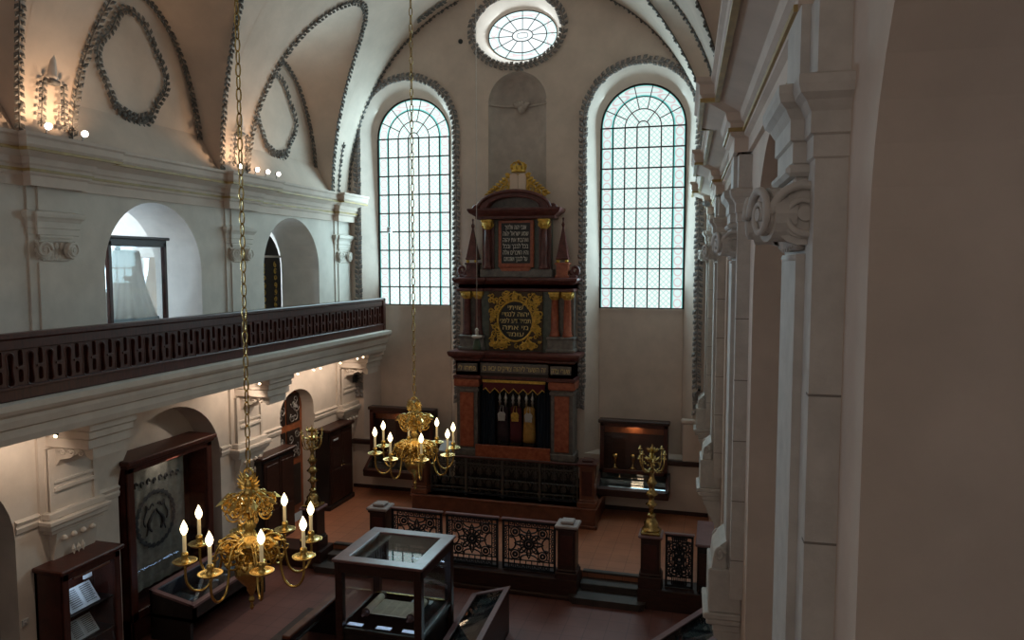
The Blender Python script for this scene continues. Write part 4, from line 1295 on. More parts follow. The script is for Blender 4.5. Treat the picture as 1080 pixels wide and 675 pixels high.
# ---- brass chandeliers
def chandelier(x, y, lab, top):
    t = thing('chandelier', lab, 'chandelier', (x, y, 3.30))
    def P_(r, a, z): return (x+r*math.cos(a), y+r*math.sin(a), z)
    g = MB()                                              # chain: links turned alternately
    z = 4.98; i = 0
    while z < top:
        vs = []
        L, wd = .085, .030
        for q in range(10):
            A = 2*PI*q/10
            u = wd*math.cos(A); w_ = L*math.sin(A)*(1 if abs(math.sin(A)) < .8 else .95)
            vs.append((x+u, y, z+w_) if i % 2 else (x, y+u, z+w_))
        g.tube(vs, .0095, 5, True); z += .142; i += 1
    part('chain', g, 'brass_dark', t)
    g = MB()
    g.tube([P_(.06, 2*PI*q/14, 0)[:1]+(y, 4.90+.06*math.sin(2*PI*q/14)) for q in range(14)], .013, 6, True)
    g.lathe([(.02, 4.84), (.04, 4.82), (.03, 4.76), (.05, 4.70), (.09, 4.66), (.05, 4.60), (.06, 4.54), (.14, 4.48), (.15, 4.44), (.06, 4.38), (.045, 4.30), (.08, 4.25), (.05, 4.20), (.09, 4.12), (.19, 4.06), (.20, 4.02), (.08, 3.96), (.06, 3.92), (.08, 3.90), (.06, 3.87), (.05, 3.85)][::-1], (x, y, 0), 20)
    part('stem', g, 'brass', t)
    g = MB()                                              # eagle at the top
    for s in (-1, 1):
        for q in range(5):
            g.leaf((x+s*.03, y, 4.76-.012*q), (s*(.5+.12*q), 0, .95-.22*q), (0, -1, 0), .19-.015*q, .06, .15)
        g.tube([(x+s*.015, y, 4.80), (x+s*.04, y, 4.86), (x+s*.08, y, 4.875), (x+s*.105, y-.01, 4.85)], [.03, .026, .022, .005], 6)
    g.ball((x, y, 4.75), .06, 10, (1, .8, 1.3))
    for q in range(3): g.leaf((x, y, 4.70), ((q-1)*.4, 0, -1), (0, -1, 0), .14, .07, .1)
    part('eagle', g, 'brass', t)
    g = MB()
    g.lathe([(.03, 3.30), (.035, 3.34), (.02, 3.36), (.03, 3.40), (.05, 3.44), (.06, 3.50), (.11, 3.55), (.175, 3.64), (.185, 3.73), (.16, 3.82), (.09, 3.87), (.05, 3.88)], (x, y, 0), 48, flute=lambda a: 1+.06*abs(math.cos(a*8)))
    g.lathe([(.012, 3.20), (.03, 3.24), (.012, 3.28), (.03, 3.31)], (x, y, 0), 10)
    part('gadrooned_ball', g, 'brass', t)
    for tier, (zc, R0, n, r0, dz) in (('upper_scrolls', (4.54, .12, 8, .12, .05)), ('lower_scrolls', (4.00, .15, 9, .155, .0))):
        g = MB()
        for k in range(n):
            A = 2*PI*k/n
            def S(u, v, w=0): return (x+u*math.cos(A)-w*math.sin(A), y+u*math.sin(A)+w*math.cos(A), zc+v)
            g.tube([S(R0+.10+r0*(1-q/34)*math.cos(PI-q*.36), -.02+r0*(1-q/34)*math.sin(PI-q*.36)) for q in range(30)], [.014]*30, 5)
            g.tube([S(R0+.06+r0*.8*(1-q/30)*math.cos(q*.4), -.12+r0*.8*(1-q/30)*math.sin(-q*.4), .04) for q in range(26)], [.012]*26, 5)
            g.tube([S(R0-.02+q*.02, .06-.003*q*q+dz, -.03) for q in range(10)], [.02-.001*q for q in range(10)], 5)
            g.ball(S(R0+r0+.05, .05), .034, 8)
            g.leaf(S(R0+.05, -.05), (math.cos(A), math.sin(A), .3), (math.cos(A)*-.3, math.sin(A)*-.3, 1), .2, .12)
            g.leaf(S(R0+.10, .05), (math.cos(A), math.sin(A), -.5), (math.cos(A)*.3, math.sin(A)*.3, 1), .18, .1)
        part(tier, g, 'brass', t)
    for k in range(8):
        A = 2*PI*k/8 + math.radians(9)+VA(x, y)
        g = MB()
        prof = [(.10, 4.02), (.22, 4.10), (.33, 4.08), (.40, 3.96), (.42, 3.80), (.46, 3.64), (.55, 3.56), (.65, 3.58), (.72, 3.68), (.735, 3.80), (.735, 3.90)]
        pp = [P_(r, A, z) for r, z in prof]
        fine = []
        for i in range(len(pp)-1):
            for q in range(3):
                p0, p1, p2, p3 = [V(pp[max(0, min(len(pp)-1, i+j))]) for j in (-1, 0, 1, 2)]
                u = q/3
                fine.append(.5*((2*p1)+(p2-p0)*u+(2*p0-5*p1+4*p2-p3)*u*u+(3*p1-p0-3*p2+p3)*u*u*u))
        fine.append(V(pp[-1]))
        g.tube(fine, .016, 7)
        g.tube([P_(.42+.05*(1-q/18)*math.cos(PI+q*.5), A, 3.92+.05*(1-q/18)*math.sin(PI+q*.5)) for q in range(14)], .010, 5)
        arm = part('arm', g, 'brass', t)
        c = P_(.735, A, 0)
        g = MB(); g.lathe([(.02, 3.895), (.10, 3.92), (.135, 3.945), (.14, 3.955), (.13, 3.955), (.05, 3.94), (.045, 3.96), (.03, 3.98), (.045, 4.02), (.035, 4.05), (.022, 4.06)], (c[0], c[1], 0), 18)
        part('drip_pan', g, 'brass', arm)
        g = MB(); g.lathe([(.021, 4.05), (.021, 4.26), (.012, 4.27)], (c[0], c[1], 0), 10)
        part('candle', g, 'candle', arm)
        g = MB(); g.lathe([(.014, 4.26), (.036, 4.295), (.044, 4.33), (.034, 4.37), (.010, 4.42), (0, 4.44)], (c[0], c[1], 0), 12)
        part('bulb', g, 'flame', arm, 'glowing candle bulb')
    return t
def VA(x, y): return math.atan2(-y, -x)                   # arms set out from the side nearest the west gallery
chandelier(-5.45, 7.72, 'large gilded brass chandelier with eight lit candles, nearest the viewer', 15.1)
chandelier(-5.45, 12.82, 'brass chandelier with eight lit candles hanging in front of the ark', 15.1)

# ---- gallery balustrade
bal = thing('gallery_balustrade', 'long dark red wooden balustrade along the edge of the left gallery', 'balustrade', (-9.91, 12.0, 5.44))
g = MB(); g.box(-10.00, -9.80, 3.0, 20.93, 6.33, 6.42, .02); g.box(-9.96, -9.83, 3.0, 20.92, 6.18, 6.33, .01)
part('top_rail', g, 'wood_red', bal)
g = MB(); g.box(-9.97, -9.82, 3.0, 20.92, 5.44, 5.62, .01); g.box(-9.98, -9.80, 3.0, 20.92, 5.60, 5.64, .01)
part('bottom_rail', g, 'wood_red', bal)
g = MB(); g.box(-9.945, -9.925, 3.0, 20.9, 5.62, 6.20); part('back_board', g, 'wood', bal)
g = MB(); g.box(-9.99, -9.80, 20.76, 20.92, 5.44, 6.40, .01); part('end_post', g, 'wood_red', bal)
P_B = .335
def bal_mb(yc):
    """one fretwork board: a long slot with round ends beside a pair of short ones round a crossbar"""
    g = MB(); z0, z1 = 5.62, 6.20
    def slot(cy, za, zb, hw, waist=0.0, n=6):
        r = []
        for i in range(n+1):
            a_ = PI*i/n; r.append((cy+hw*math.cos(a_), zb-hw+hw*math.sin(a_)))
        if waist: r.append((cy-hw+waist, (za+zb)/2))
        for i in range(n+1):
            a_ = PI+PI*i/n; r.append((cy+hw*math.cos(a_), za+hw+hw*math.sin(a_)))
        if waist: r.append((cy+hw-waist, (za+zb)/2))
        return r
    h = P_B/2
    out = [(yc-h, z0), (yc+h, z0), (yc+h, z1), (yc-h, z1)]
    holes = [slot(yc-h*.5, z0+.03, z1-.08, .048, .02), slot(yc+h*.5, z0+.07, 5.885, .040), slot(yc+h*.5, 5.93, z1-.03, .040)]
    g.prism([out]+[q[::-1] for q in holes], -9.925, -9.865, lambda u, v, d: (d, u, v))
    g.tube([(-9.868, p_[0], p_[1]) for p_ in slot(yc-h*.5, z0+.015, z1-.065, .063, .02)], .013, 5, True)
    g.box(-9.87, -9.85, yc+h*.12, yc+h*.88, 5.89, 5.925)
    return g
y = 20.56; first = None
while y > 4.0:
    if first is None:
        first = part('baluster', bal_mb(y), 'wood_red', bal); fy = y
    else:
        o = first.copy(); C.objects.link(o); o.parent = bal; o.location = first.location + V((0, y-fy, 0))
    y -= P_B

# ---- show cases
def front_frame(mb, axis, f0, f1, a0, a1, z0, z1, w, gaps=()):
    """frame bars of a glazed face; axis 'x': face in the y-z plane between x=f0..f1"""
    def bar(p0, p1, q0, q1):
        if axis == 'x': mb.box(f0, f1, p0, p1, q0, q1, .012)
        else: mb.box(p0, p1, f0, f1, q0, q1, .012)
    bar(a0, a0+w, z0, z1); bar(a1-w, a1, z0, z1); bar(a0, a1, z0, z0+w); bar(a0, a1, z1-w, z1)
    for zz in gaps: bar(a0, a1, zz-w/2, zz+w/2)

# tall curtain case in the first recess
t = thing('display_case', 'tall red wooden glazed case holding a grey embroidered curtain, in the left recess', 'display case', (-11.05, 12.85, 0))
y0, y1, xf, xb = 11.62, 14.10, -10.92, -11.52
g = MB(); g.box(xb, xf, y0, y0+.07, 0, 3.55); g.box(xb, xf, y1-.07, y1, 0, 3.55); g.box(xb, xb+.05, y0, y1, 0, 3.55); g.box(xb, xf, y0, y1, 0, .5, .02)
part('carcass', g, 'wood_red', t)
g = MB(); front_frame(g, 'x', xf-.04, xf+.04, y0, y1, .45, 3.56, .17); part('front_frame', g, 'wood_red', t)
g = MB(); g.box(xb, xf+.14, y0-.07, y1+.07, 3.56, 3.66, .02); g.box(xb, xf+.09, y0-.04, y1+.04, 3.50, 3.57, .02); part('cornice', g, 'wood_red', t)
g = MB(); g.box(xf-.015, xf-.008, y0+.15, y1-.15, .60, 3.42); part('glass_pane', g, 'glass', t)
t = thing('embroidered_curtain', 'grey embroidered curtain with a dark wreath and lion emblem hanging inside the tall case', 'curtain', (-11.25, 12.85, .75))
g = cloth(0, 1, 0, .78, 3.32, 6, .015)
g.v = [(-11.28+p[1], 11.85+p[0]*1.78, p[2]) for p in g.v]
part('cloth', g, 'cloth_grey', t)
g = MB(); cyy, czz = 12.74, 2.15
for k in range(26):
    a = 2*PI*k/26
    g.leaf((-11.25, cyy+.52*math.cos(a), czz+.55*math.sin(a)), (0, -math.sin(a), math.cos(a)), (1, 0, 0), .2, .12, .05)
for s in (-1, 1):
    g.tube([(-11.245, cyy+s*(.12+.10*math.sin(i*.5)), czz-.25+.05*i) for i in range(10)], [.02, .025, .035, .04, .035, .04, .03, .025, .02, .01], 6)
    g.tube([(-11.245, cyy+s*(.27-.02*i), czz-.3+.06*i) for i in range(6)], .015, 5)
    g.tube([(-11.245, cyy+s*(.30+.05*math.sin(i*.8)), czz-.1+.06*i) for i in range(8)], .014, 5)
    g.tube([(-11.245, cyy+s*(.06+.03*i), czz+.28+.05*math.sin(i*1.1)) for i in range(8)], .016, 5)
for k in range(9):
    yy = 12.05+.17*k
    g.tube([(-11.245, yy+.04*math.cos(i*.7), 2.95+.06*math.sin(i*.7)+.02*(k % 2)) for i in range(7)], .02, 4)
part('embroidery', g, 'ink', t)

# small upright book case left
def wallcase(lab, x0, x1, y0, y1, z1, m='wood_red', z0=0.0):
    t = thing('display_case', lab, 'display case', ((x0+x1)/2, (y0+y1)/2, z0))
    g = MB(); g.box(x0, x1, y0, y0+.07, z0, z1-.08); g.box(x0, x1, y1-.07, y1, z0, z1-.08); g.box(x0, x0+.05, y0, y1, z0, z1-.08); g.box(x0, x1, y0, y1, z0, z0+.35, .015)
    part('carcass', g, m, t)
    g = MB(); front_frame(g, 'x', x1-.03, x1+.03, y0, y1, z0+.3, z1-.08, .13); part('front_frame', g, m, t)
    g = MB(); g.box(x0, x1+.09, y0-.06, y1+.06, z1-.08, z1, .02); part('top_board', g, m, t)
    g = MB(); g.box(x1-.012, x1-.006, y0+.11, y1-.11, z0+.42, z1-.2); part('glass_pane', g, 'glass', t)
    return t
t = wallcase('small red wooden glazed case with open books at the far left, below the wall bracket', -10.98, -10.42, 9.62, 10.86, 2.36)
g = MB(); g.box(-10.93, -10.5, 9.7, 10.78, .86, .89); g.box(-10.93, -10.5, 9.7, 10.78, 1.42, 1.45); part('shelf', g, 'wood_black', t)
g = MB(); g.box(-10.42, -10.385, 9.84, 10.62, 2.11, 2.15, .008); part('lamp_strip', g, 'wood_mid', t)
def openbook(name, x, y, z, w, h, tilt, lab, rz=0, m='paper'):
    t = thing(name, lab, 'book', (x, y, z), rz)
    T = Matrix.Rotation(tilt, 4, 'X')
    g = MB()
    for s in (-1, 1):
        vs = []; n = 6
        for i in range(n+1):
            u = i/n; vs += [(s*u*w/2, -h/2, .018+.018*math.sin(PI*min(1, u*1.3))), (s*u*w/2, h/2, .018+.018*math.sin(PI*min(1, u*1.3)))]
        nv = len(vs); vs += [(p[0], p[1], 0) for p in vs]
        fs = [(2*i, 2*i+2, 2*i+3, 2*i+1) for i in range(n)] + [(2*i+nv, 2*i+2+nv, 2*i+3+nv, 2*i+1+nv) for i in range(n)]
        fs += [(2*i, 2*i+2, 2*i+2+nv, 2*i+nv) for i in range(n)] + [(2*i+1, 2*i+3, 2*i+3+nv, 2*i+1+nv) for i in range(n)] + [(2*n, 2*n+1, 2*n+1+nv, 2*n+nv)]
        g.add(vs, fs, False, T)
    g.build('pages', M[m], t, True)
    g = MB(); rr = random.Random(int(w*1000))
    for s in (-1, 1):
        for k in range(9):
            zz = h/2*.78-h*.78*k/8.5; a = s*w*.07; b_ = s*(w*.43-rr.uniform(0, w*.06))
            g.box(min(a, b_), max(a, b_), zz-.006, zz+.006, .036, .0385, mx=T)
    g.build('print', M['ink'], t, True)
    g = MB(); g.box(-w/2-.012, w/2+.012, -h/2-.012, h/2+.012, -.014, -.001, mx=T); g.build('cover', M['wood'], t, True)
    return t
openbook('open_book', -10.68, 10.22, 1.62, .62, .40, .95, 'large open book on the upper shelf of the small left case', PI/2)
openbook('open_book', -10.68, 10.22, 1.06, .56, .36, .95, 'open book on the lower shelf of the small left case', PI/2)
g = MB(); g.box(-10.66, -10.63, 10.28, 10.46, 1.91, 2.03, .005); 
single('caption_card', g, M['paper'], 'small pale card above the open book in the small left case', 'card')

# low glass-topped table case by the curtain
t = thing('table_case', 'low slanted glass-topped table case in front of the tall curtain case', 'display case', (-10.4, 13.1, 0))
y0, y1, xb, xf = 11.95, 14.45, -10.76, -9.74
def zt(x): return 1.0 - (x-xb)/(xf-xb)*.20
g = MB()
for yy in (y0, y1-.08): g.prism([[(xb, 0), (xf-.1, 0), (xf-.1, .4), (xf, .5), (xf, zt(xf)-.03), (xb, zt(xb)-.03)]], yy, yy+.08, lambda u, v, d: (u, d, v))
g.box(xb, xf, y0, y1, .45, .52); g.box(xf-.04, xf, y0, y1, .45, zt(xf)-.02); g.box(xb, xb+.04, y0, y1, .3, zt(xb)-.02)
part('carcass', g, 'wood_black', t)
def slab(xa, xb_, ya, yb, o0, o1):
    g = MB(); g.prism([[(xa, zt(xa)+o0), (xb_, zt(xb_)+o0), (xb_, zt(xb_)+o1), (xa, zt(xa)+o1)]], ya, yb, lambda u, v, d: (u, d, v)); return g
g = MB()
for q in (slab(xb, xb+.09, y0-.03, y1+.03, -.03, .02), slab(xf-.07, xf+.03, y0-.03, y1+.03, -.03, .02), slab(xb, xf, y0-.03, y0+.07, -.03, .02), slab(xb, xf, y1-.07, y1+.03, -.03, .02)): g.add(q.v, q.f)
part('lid_frame', g, 'case_top', t)
part('glass_lid', slab(xb+.08, xf-.06, y0+.06, y1-.06, -.008, .0), 'glass_blue', t)
g = MB(); g.box(xb+.04, xf-.04, y0+.08, y1-.08, .60, .64); part('lining', g, 'wood', t)
rr = random.Random(5)
t2 = openbook('open_book', -10.4, 12.34, .665, .52, .40, 0.1, 'open book lying at the near end of the glass-topped table case', PI/2, 'paper_tan')
for k, (yy, ll, wd, lb) in enumerate(((13.0, .30, .13, 'nearest the open book'), (13.32, .26, .12, 'in the middle of the row'), (13.62, .26, .12, 'beside the pale sheet'))):
    g = MB(); g.box(-10.55, -10.55+wd*2, yy, yy+.07, .64, .66, .006); g.tube([(-10.55, yy+.035, .665), (-10.85+.6, yy+.035, .665)], .02, 8)
    single('silver_pointer', g, M['silver'], 'small silver pointer in the glass-topped table case, ' + lb, 'pointer', 'silver pointers in the table case')
g = MB(); g.box(-10.65, -10.30, 13.92, 14.22, .64, .66, .004); single('document_sheet', g, M['paper'], 'pale document sheet at the far end of the table case', 'paper')

# dark cabinets along the left wall, either side of the door
def cabinet(lab, x0, x1, y0, y1, z0, z1):
    t = thing('cabinet', lab, 'cabinet', ((x0+x1)/2, (y0+y1)/2, z0))
    g = MB(); g.box(x0, x1, y0, y1, z0, z1-.08, .012); g.box(x0, x1+.05, y0-.04, y1+.04, z0, z0+.14, .02); part('body', g, 'wood_black', t)
    g = MB(); g.box(x0, x1+.07, y0-.05, y1+.05, z1-.08, z1, .02); part('top_board', g, 'wood', t)
    n = 2; w_ = (y1-y0-.12)/n
    for k in range(n):
        a = y0+.06+k*w_
        g = MB(); g.box(x1, x1+.03, a+.01, a+w_-.01, z0+.18, z1-.14, .008)
        for q0, q1 in ((z0+.28, (z0+z1)/2-.05), ((z0+z1)/2+.05, z1-.25)): g.box(x1+.03, x1+.045, a+.09, a+w_-.09, q0, q1, .008)
        d = part('door', g, 'wood', t)
        g = MB(); g.ball((x1+.055, a+(w_-.05 if k == 0 else .05), (z0+z1)/2), .02, 8); part('knob', g, 'brass_dark', d)
    return t
cabinet('dark wooden cabinet left of the open side door, behind the near chandelier', XL+.02, -10.66, 15.62, 17.05, 0, 2.72)
cabinet('dark wooden cabinet right of the side door, next to the end wall', XL+.02, -10.55, 18.66, 20.06, .45, 2.78)
g = MB(); g.box(-10.5, -10.485, 18.85, 19.1, 2.42, 2.47); single('caption_strip', g, M['paper'], 'small white caption strip on the cabinet beside the end wall', 'sign')

# wall vitrines under the two east windows: upright glazed back and slanted desk
def vitrine(x0, x1, lab):
    t = thing('wall_vitrine', lab, 'display case', ((x0+x1)/2, 20.7, 1.1))
    yb = 20.86
    g = MB(); g.box(x0, x1, yb-.05, yb+.12, 1.62, 3.08); g.box(x0, x0+.06, yb-.26, yb, 1.62, 3.08); g.box(x1-.06, x1, yb-.26, yb, 1.62, 3.08); g.box(x0-.05, x1+.05, yb-.32, yb, 3.02, 3.12, .02)
    part('carcass', g, 'wood', t)
    g = MB(); front_frame(g, 'y', yb-.30, yb-.25, x0, x1, 1.62, 3.04, .11); part('front_frame', g, 'wood_red', t)
    g = MB(); g.box(x0+.10, x1-.10, yb-.075, yb-.055, 2.72, 2.90); part('header_panel', g, 'wood_warm', t)
    g = MB(); g.box(x0+.08, x1-.08, yb-.285, yb-.278, 1.72, 2.94); part('glass_pane', g, 'glass', t)
    g = MB()
    sd = [(yb+.1, 1.05), (yb-.62, 1.05), (yb-.66, 1.22), (yb-.05, 1.62), (yb+.1, 1.62)]
    for xx in (x0-.06, x1+.0): g.prism([sd], xx, xx+.06, lambda u, v, d: (d, u, v))
    g.box(x0-.06, x1+.06, yb-.62, yb+.1, 1.05, 1.10)
    g.box(x0-.06, x1+.06, yb-.66, yb-.60, 1.08, 1.24, .01)
    part('desk_body', g, 'wood', t)
    g = MB()
    def sl(q0, q1, xa, xb_, o):
        A = lambda q: (yb-.66+q*.60, 1.225+q*.395)
        (u0, v0), (u1, v1) = A(q0), A(q1)
        return MB().prism([[(u0, v0), (u1, v1), (u1, v1+o), (u0, v0+o)]], xa, xb_, lambda u, v, d: (d, u, v))
    for q in (sl(0, .14, x0-.06, x1+.06, .025), sl(.88, 1, x0-.06, x1+.06, .025), sl(0, 1, x0-.06, x0+.03, .025), sl(0, 1, x1-.03, x1+.06, .025)): g.add(q.v, q.f)
    part('desk_frame', g, 'wood_red', t)
    part('glass_lid', sl(.13, .89, x0+.02, x1-.02, .008), 'glass_blue', t)
    g = MB(); g.box(x0, x1, yb-.56, yb, 1.10, 1.14); part('lining', g, 'paper_tan', t)
vitrine(-10.22, -8.16, 'dark wooden wall vitrine under the left arched window, behind the far chandelier')
vitrine(-3.16, -1.30, 'dark wooden wall vitrine with slanted desk under the right arched window')
rr = random.Random(9)
for cx0, lb in ((-9.2, 'left'), (-2.25, 'right')):
    for k in range(3):
        xx = cx0-.62+.5*k
        g = MB(); g.box(xx, xx+.34, 20.38, 20.70, 1.145, 1.16, .003)
        single('document_sheet', g, M['paper'], 'pale paper sheet in the slanted desk of the %s wall vitrine, %s' % (lb, ('at its left end', 'in the middle', 'at its right end')[k]), 'paper')
    for k in range(3):
        xx = cx0-.5+.5*k
        g = MB(); g.lathe([(.07, 0), (.08, .02), (.03, .06), (.03, .16), (.08, .26), (.09, .36), (.075, .40)], (xx, 20.72, 1.745), 14)
        g.box(xx-.1, xx+.1, 20.64, 20.8, 1.735, 1.75)
        single('silver_cup', g, M['brass_dark'], 'old metal cup in the upright part of the %s wall vitrine, %s' % (lb, ('on the left', 'in the middle', 'on the right')[k]), 'cup')

# gallery case with the pleated canopy, and the dark cabinet in the far arch
t = thing('display_case', 'dark-framed glass case with a pale draped garment in the left gallery arch', 'display case', (-11.75, 12.55, 5.44))
x0, x1, y0, y1, z0, z1 = -12.55, -11.28, 11.78, 13.36, 5.44, 7.98
g = MB(); g.box(x0, x1, y0, y1, z0, z0+.55, .02); part('base', g, 'wood_black', t)
for xx in (x0, x1-.09):
    for yy in (y0, y1-.09):
        g = MB(); g.box(xx, xx+.09, yy, yy+.09, z0+.5, z1-.1, .01); part('corner_post', g, 'wood_red', t)
g = MB(); g.box(x0-.05, x1+.05, y0-.05, y1+.05, z1-.06, z1, .015); g.box(x0, x1, y0, y1, z1-.2, z1-.05, .01); part('top_board', g, 'wood', t)
g = MB(); g.box(x1-.05, x1-.044, y0+.08, y1-.08, z0+.55, z1-.2); g.box(x0+.05, x0+.056, y0+.08, y1-.08, z0+.55, z1-.2); g.box(x0+.08, x1-.08, y1-.05, y1-.044, z0+.55, z1-.2); g.box(x0+.08, x1-.08, y0+.05, y0+.056, z0+.55, z1-.2)
part('glass_pane', g, 'glass', t)
t = thing('draped_garment', 'cream ceremonial robe spread out on a stand inside the gallery glass case', 'garment', (-11.86, 12.72, 5.99))
g = MB(); g.lathe([(.58, 6.30), (.56, 6.34), (.47, 6.62), (.36, 7.0), (.29, 7.35), (.27, 7.62), (.25, 7.70), (.05, 7.72)], (0, 0, 0), 72, flute=lambda a: 1+.05*math.cos(18*a)+.03*math.cos(7*a+1))
g.v = [(-11.80+p[0]*.72, 12.80+p[1]*1.12, p[2]) for p in g.v]
part('robe', g, 'robe', t)
g = MB(); g.lathe([(.60, 6.33), (.61, 6.20)], (0, 0, 0), 72, flute=lambda a: 1+.05*math.cos(18*a)+.03*math.cos(7*a+1)); g.v = [(-11.80+p[0]*.72, 12.80+p[1]*1.12, p[2]) for p in g.v]
part('hem', g, 'cloth_blue', t, 'pale blue hem')
g = MB(); g.lathe([(.28, 5.99), (.26, 6.02), (.04, 6.06), (.035, 7.66)], (-11.80, 12.80, 0), 12); part('stand', g, 'wood_black', t)
t = thing('cabinet', 'tall black cabinet with gilt ornament standing in the second gallery arch', 'cabinet', (-12.1, 18.0, 5.44))
g = MB(); lp = arch_pts(17.94, 1.12, 7.3, 1.12, 5.44, 18); g.prism([lp], -12.21, -12.5, lambda u, v, d: (d, u, v)); part('body', g, 'wood_black', t)
g = MB(); g.box(-12.21, -12.18, 16.86, 19.04, 7.62, 7.68); part('crossbar', g, 'stone', t, 'pale crossbar')
g = MB()
for k in range(9):
    zc = 5.9+.19*k
    for yc in (18.2, 18.75):
        g.tube([(-12.19, yc+.07*(1-i/18)*math.cos(i*.5+k), zc+.09*(1-i/18)*math.sin(i*.5+k)) for i in range(16)], .014, 4)
part('gilt_ornament', g, 'gold', t, 'gilded scroll ornament')

# ---- central glass case and the slanted desks round it
t = thing('glass_case', 'large four-posted wooden glass case with open-framed top in the middle of the floor', 'display case', (-5.64, 12.37, 0))
x0, x1, y0, y1, z1 = -6.48, -4.80, 11.53, 13.20, 2.25
for xx in (x0+.02, x1-.16):
    for yy in (y0+.02, y1-.16):
        g = MB(); g.box(xx, xx+.14, yy, yy+.14, 0, z1-.05, .012); part('corner_post', g, 'wood', t)
g = MB()
for q in ((x0-.02, x1+.02, y0-.02, y0+.22), (x0-.02, x1+.02, y1-.22, y1+.02), (x0-.02, x0+.22, y0+.2, y1-.2), (x1-.22, x1+.02, y0+.2, y1-.2)): g.box(*q, z1-.05, z1, .012)
part('top_frame', g, 'case_top', t)
g = MB()
for q in ((x0+.02, x1-.02, y0+.03, y0+.10), (x0+.02, x1-.02, y1-.10, y1-.03), (x0+.03, x0+.10, y0, y1), (x1-.10, x1-.03, y0, y1)): g.box(*q, z1-.24, z1-.04)
part('upper_rail', g, 'wood', t)
g = MB(); g.box(x0+.2, x1-.2, y0+.2, y1-.2, z1-.035, z1-.022); part('top_glass', g, 'glass_blue', t)
g = MB()
g.box(x0+.06, x0+.066, y0+.12, y1-.12, 1.0, z1-.2); g.box(x1-.066, x1-.06, y0+.12, y1-.12, 1.0, z1-.2); g.box(x0+.12, x1-.12, y0+.06, y0+.066, 1.0, z1-.2); g.box(x0+.12, x1-.12, y1-.066, y1-.06, 1.0, z1-.2)
part('glass_pane', g, 'glass', t)
g = MB(); g.box(x0+.08, x1-.08, y0+.08, y1-.08, .05, 1.0, .01); g.box(x0+.04, x1-.04, y0+.04, y1-.04, .92, 1.0, .01); part('base_cabinet', g, 'wood_black', t)
# the scroll and other exhibits inside
ZB, DX, DY = 1.0, .15, -.32
t = thing('torah_scroll', 'unrolled parchment Torah scroll lying inside the central glass case', 'scroll', (-5.70, 12.43, ZB))
g = MB(); g.box(-6.25+DX, -5.45+DX, 12.45+DY, 13.05+DY, ZB+.035, ZB+.045); part('sheet', g, 'parchment', t)
for xx in (-6.28+DX, -5.40+DX):
    g = MB(); g.tube([(xx, 12.42+DY, ZB+.075), (xx, 13.08+DY, ZB+.075)], .066, 14); r_ = part('roll', g, 'parchment', t)
    g = MB(); g.tube([(xx, 12.26+DY, ZB+.075), (xx, 13.24+DY, ZB+.075)], .025, 10); g.tube([(xx, 12.38+DY, ZB+.075), (xx, 12.41+DY, ZB+.075)], .075, 14); g.tube([(xx, 13.09+DY, ZB+.075), (xx, 13.12+DY, ZB+.075)], .075, 14)
    part('roller', g, 'wood', r_)
g = MB()
for k in range(4):
    for j in range(13): g.box(-6.19+DX+.19*k, -6.19+DX+.19*k+.15, 12.5+DY+.04*j, 12.51+DY+.04*j, ZB+.0455, ZB+.0465)
part('writing', g, 'paper_tan', t)
g = MB(); g.box(-6.38, -4.95, 12.99, 13.04, ZB, ZB+.04, .008); single('brass_rod', g, M['brass_dark'], 'long thin brass rod lying behind the scroll in the central case', 'rod')
for k, (xx, lb) in enumerate(((-6.30, 'left'), (-5.75, 'centre'), (-5.25, 'right'))):
    g = MB(); g.box(xx, xx+.28, 11.68, 11.78, ZB, ZB+.015, .003)
    single('caption_card', g, M['paper'], 'pale caption card at the %s of the front edge inside the central glass case' % lb, 'card')
g = MB().box(-5.55, -5.15, 12.80, 12.96, ZB, ZB+.02, .004); single('document_sheet', g, M['paper'], 'pale blue sheet behind the scroll inside the central glass case', 'paper')
def desk(lab, cx, cy, L, D, rz, zb, zf):
    """slanted reading-desk case, high edge at local +y"""
    t = thing('slanted_desk_case', lab, 'display case', (cx, cy, 0), rz)
    g = MB()
    for xx in (-L/2, L/2-.06): g.prism([[(-D/2, 0), (D/2, 0), (D/2, zb), (-D/2, zf)]], xx, xx+.06, lambda u, v, d: (d, u, v))
    g.box(-L/2, L/2, D/2-.05, D/2, 0, zb); g.box(-L/2, L/2, -D/2, -D/2+.05, 0, zf); g.box(-L/2, L/2, -D/2, D/2, .0, .12)
    g.build('carcass', M['wood'], t, True)
    def sl(q0, q1, xa, xb_, o0, o1):
        A = lambda q: (-D/2+q*D, zf+q*(zb-zf))
        (u0, v0), (u1, v1) = A(q0), A(q1)
        return MB().prism([[(u0, v0+o0), (u1, v1+o0), (u1, v1+o1), (u0, v0+o1)]], xa, xb_, lambda u, v, d: (d, u, v))
    g = MB()
    for q in (sl(-.03, .12, -L/2-.02, L/2+.02, 0, .03), sl(.88, 1.03, -L/2-.02, L/2+.02, 0, .03), sl(0, 1, -L/2-.02, -L/2+.09, 0, .03), sl(0, 1, L/2-.09, L/2+.02, 0, .03)): g.add(q.v, q.f)
    g.build('lid_frame', M['case_top'], t, True)
    sl(.1, .9, -L/2+.07, L/2-.07, .005, .014).build('glass_lid', M['glass_blue'], t, True)
    sl(.06, .94, -L/2+.06, L/2-.06, -.10, -.08).build('lining', M['black'], t, True)
    g = MB(); rr = random.Random(int(L*100+D*37))
    n = int(L/.42)
    for k in range(n):
        x0 = -L/2+.15+k*(L-.3)/n; g2 = sl(.25, .25+rr.uniform(.3, .5), x0, x0+.26, -.078, -.07); g.add(g2.v, g2.f)
    g.build('exhibit_sheet', M['paper_tan'], t, True)['label'] = 'pale exhibit sheets under glass'
    return t
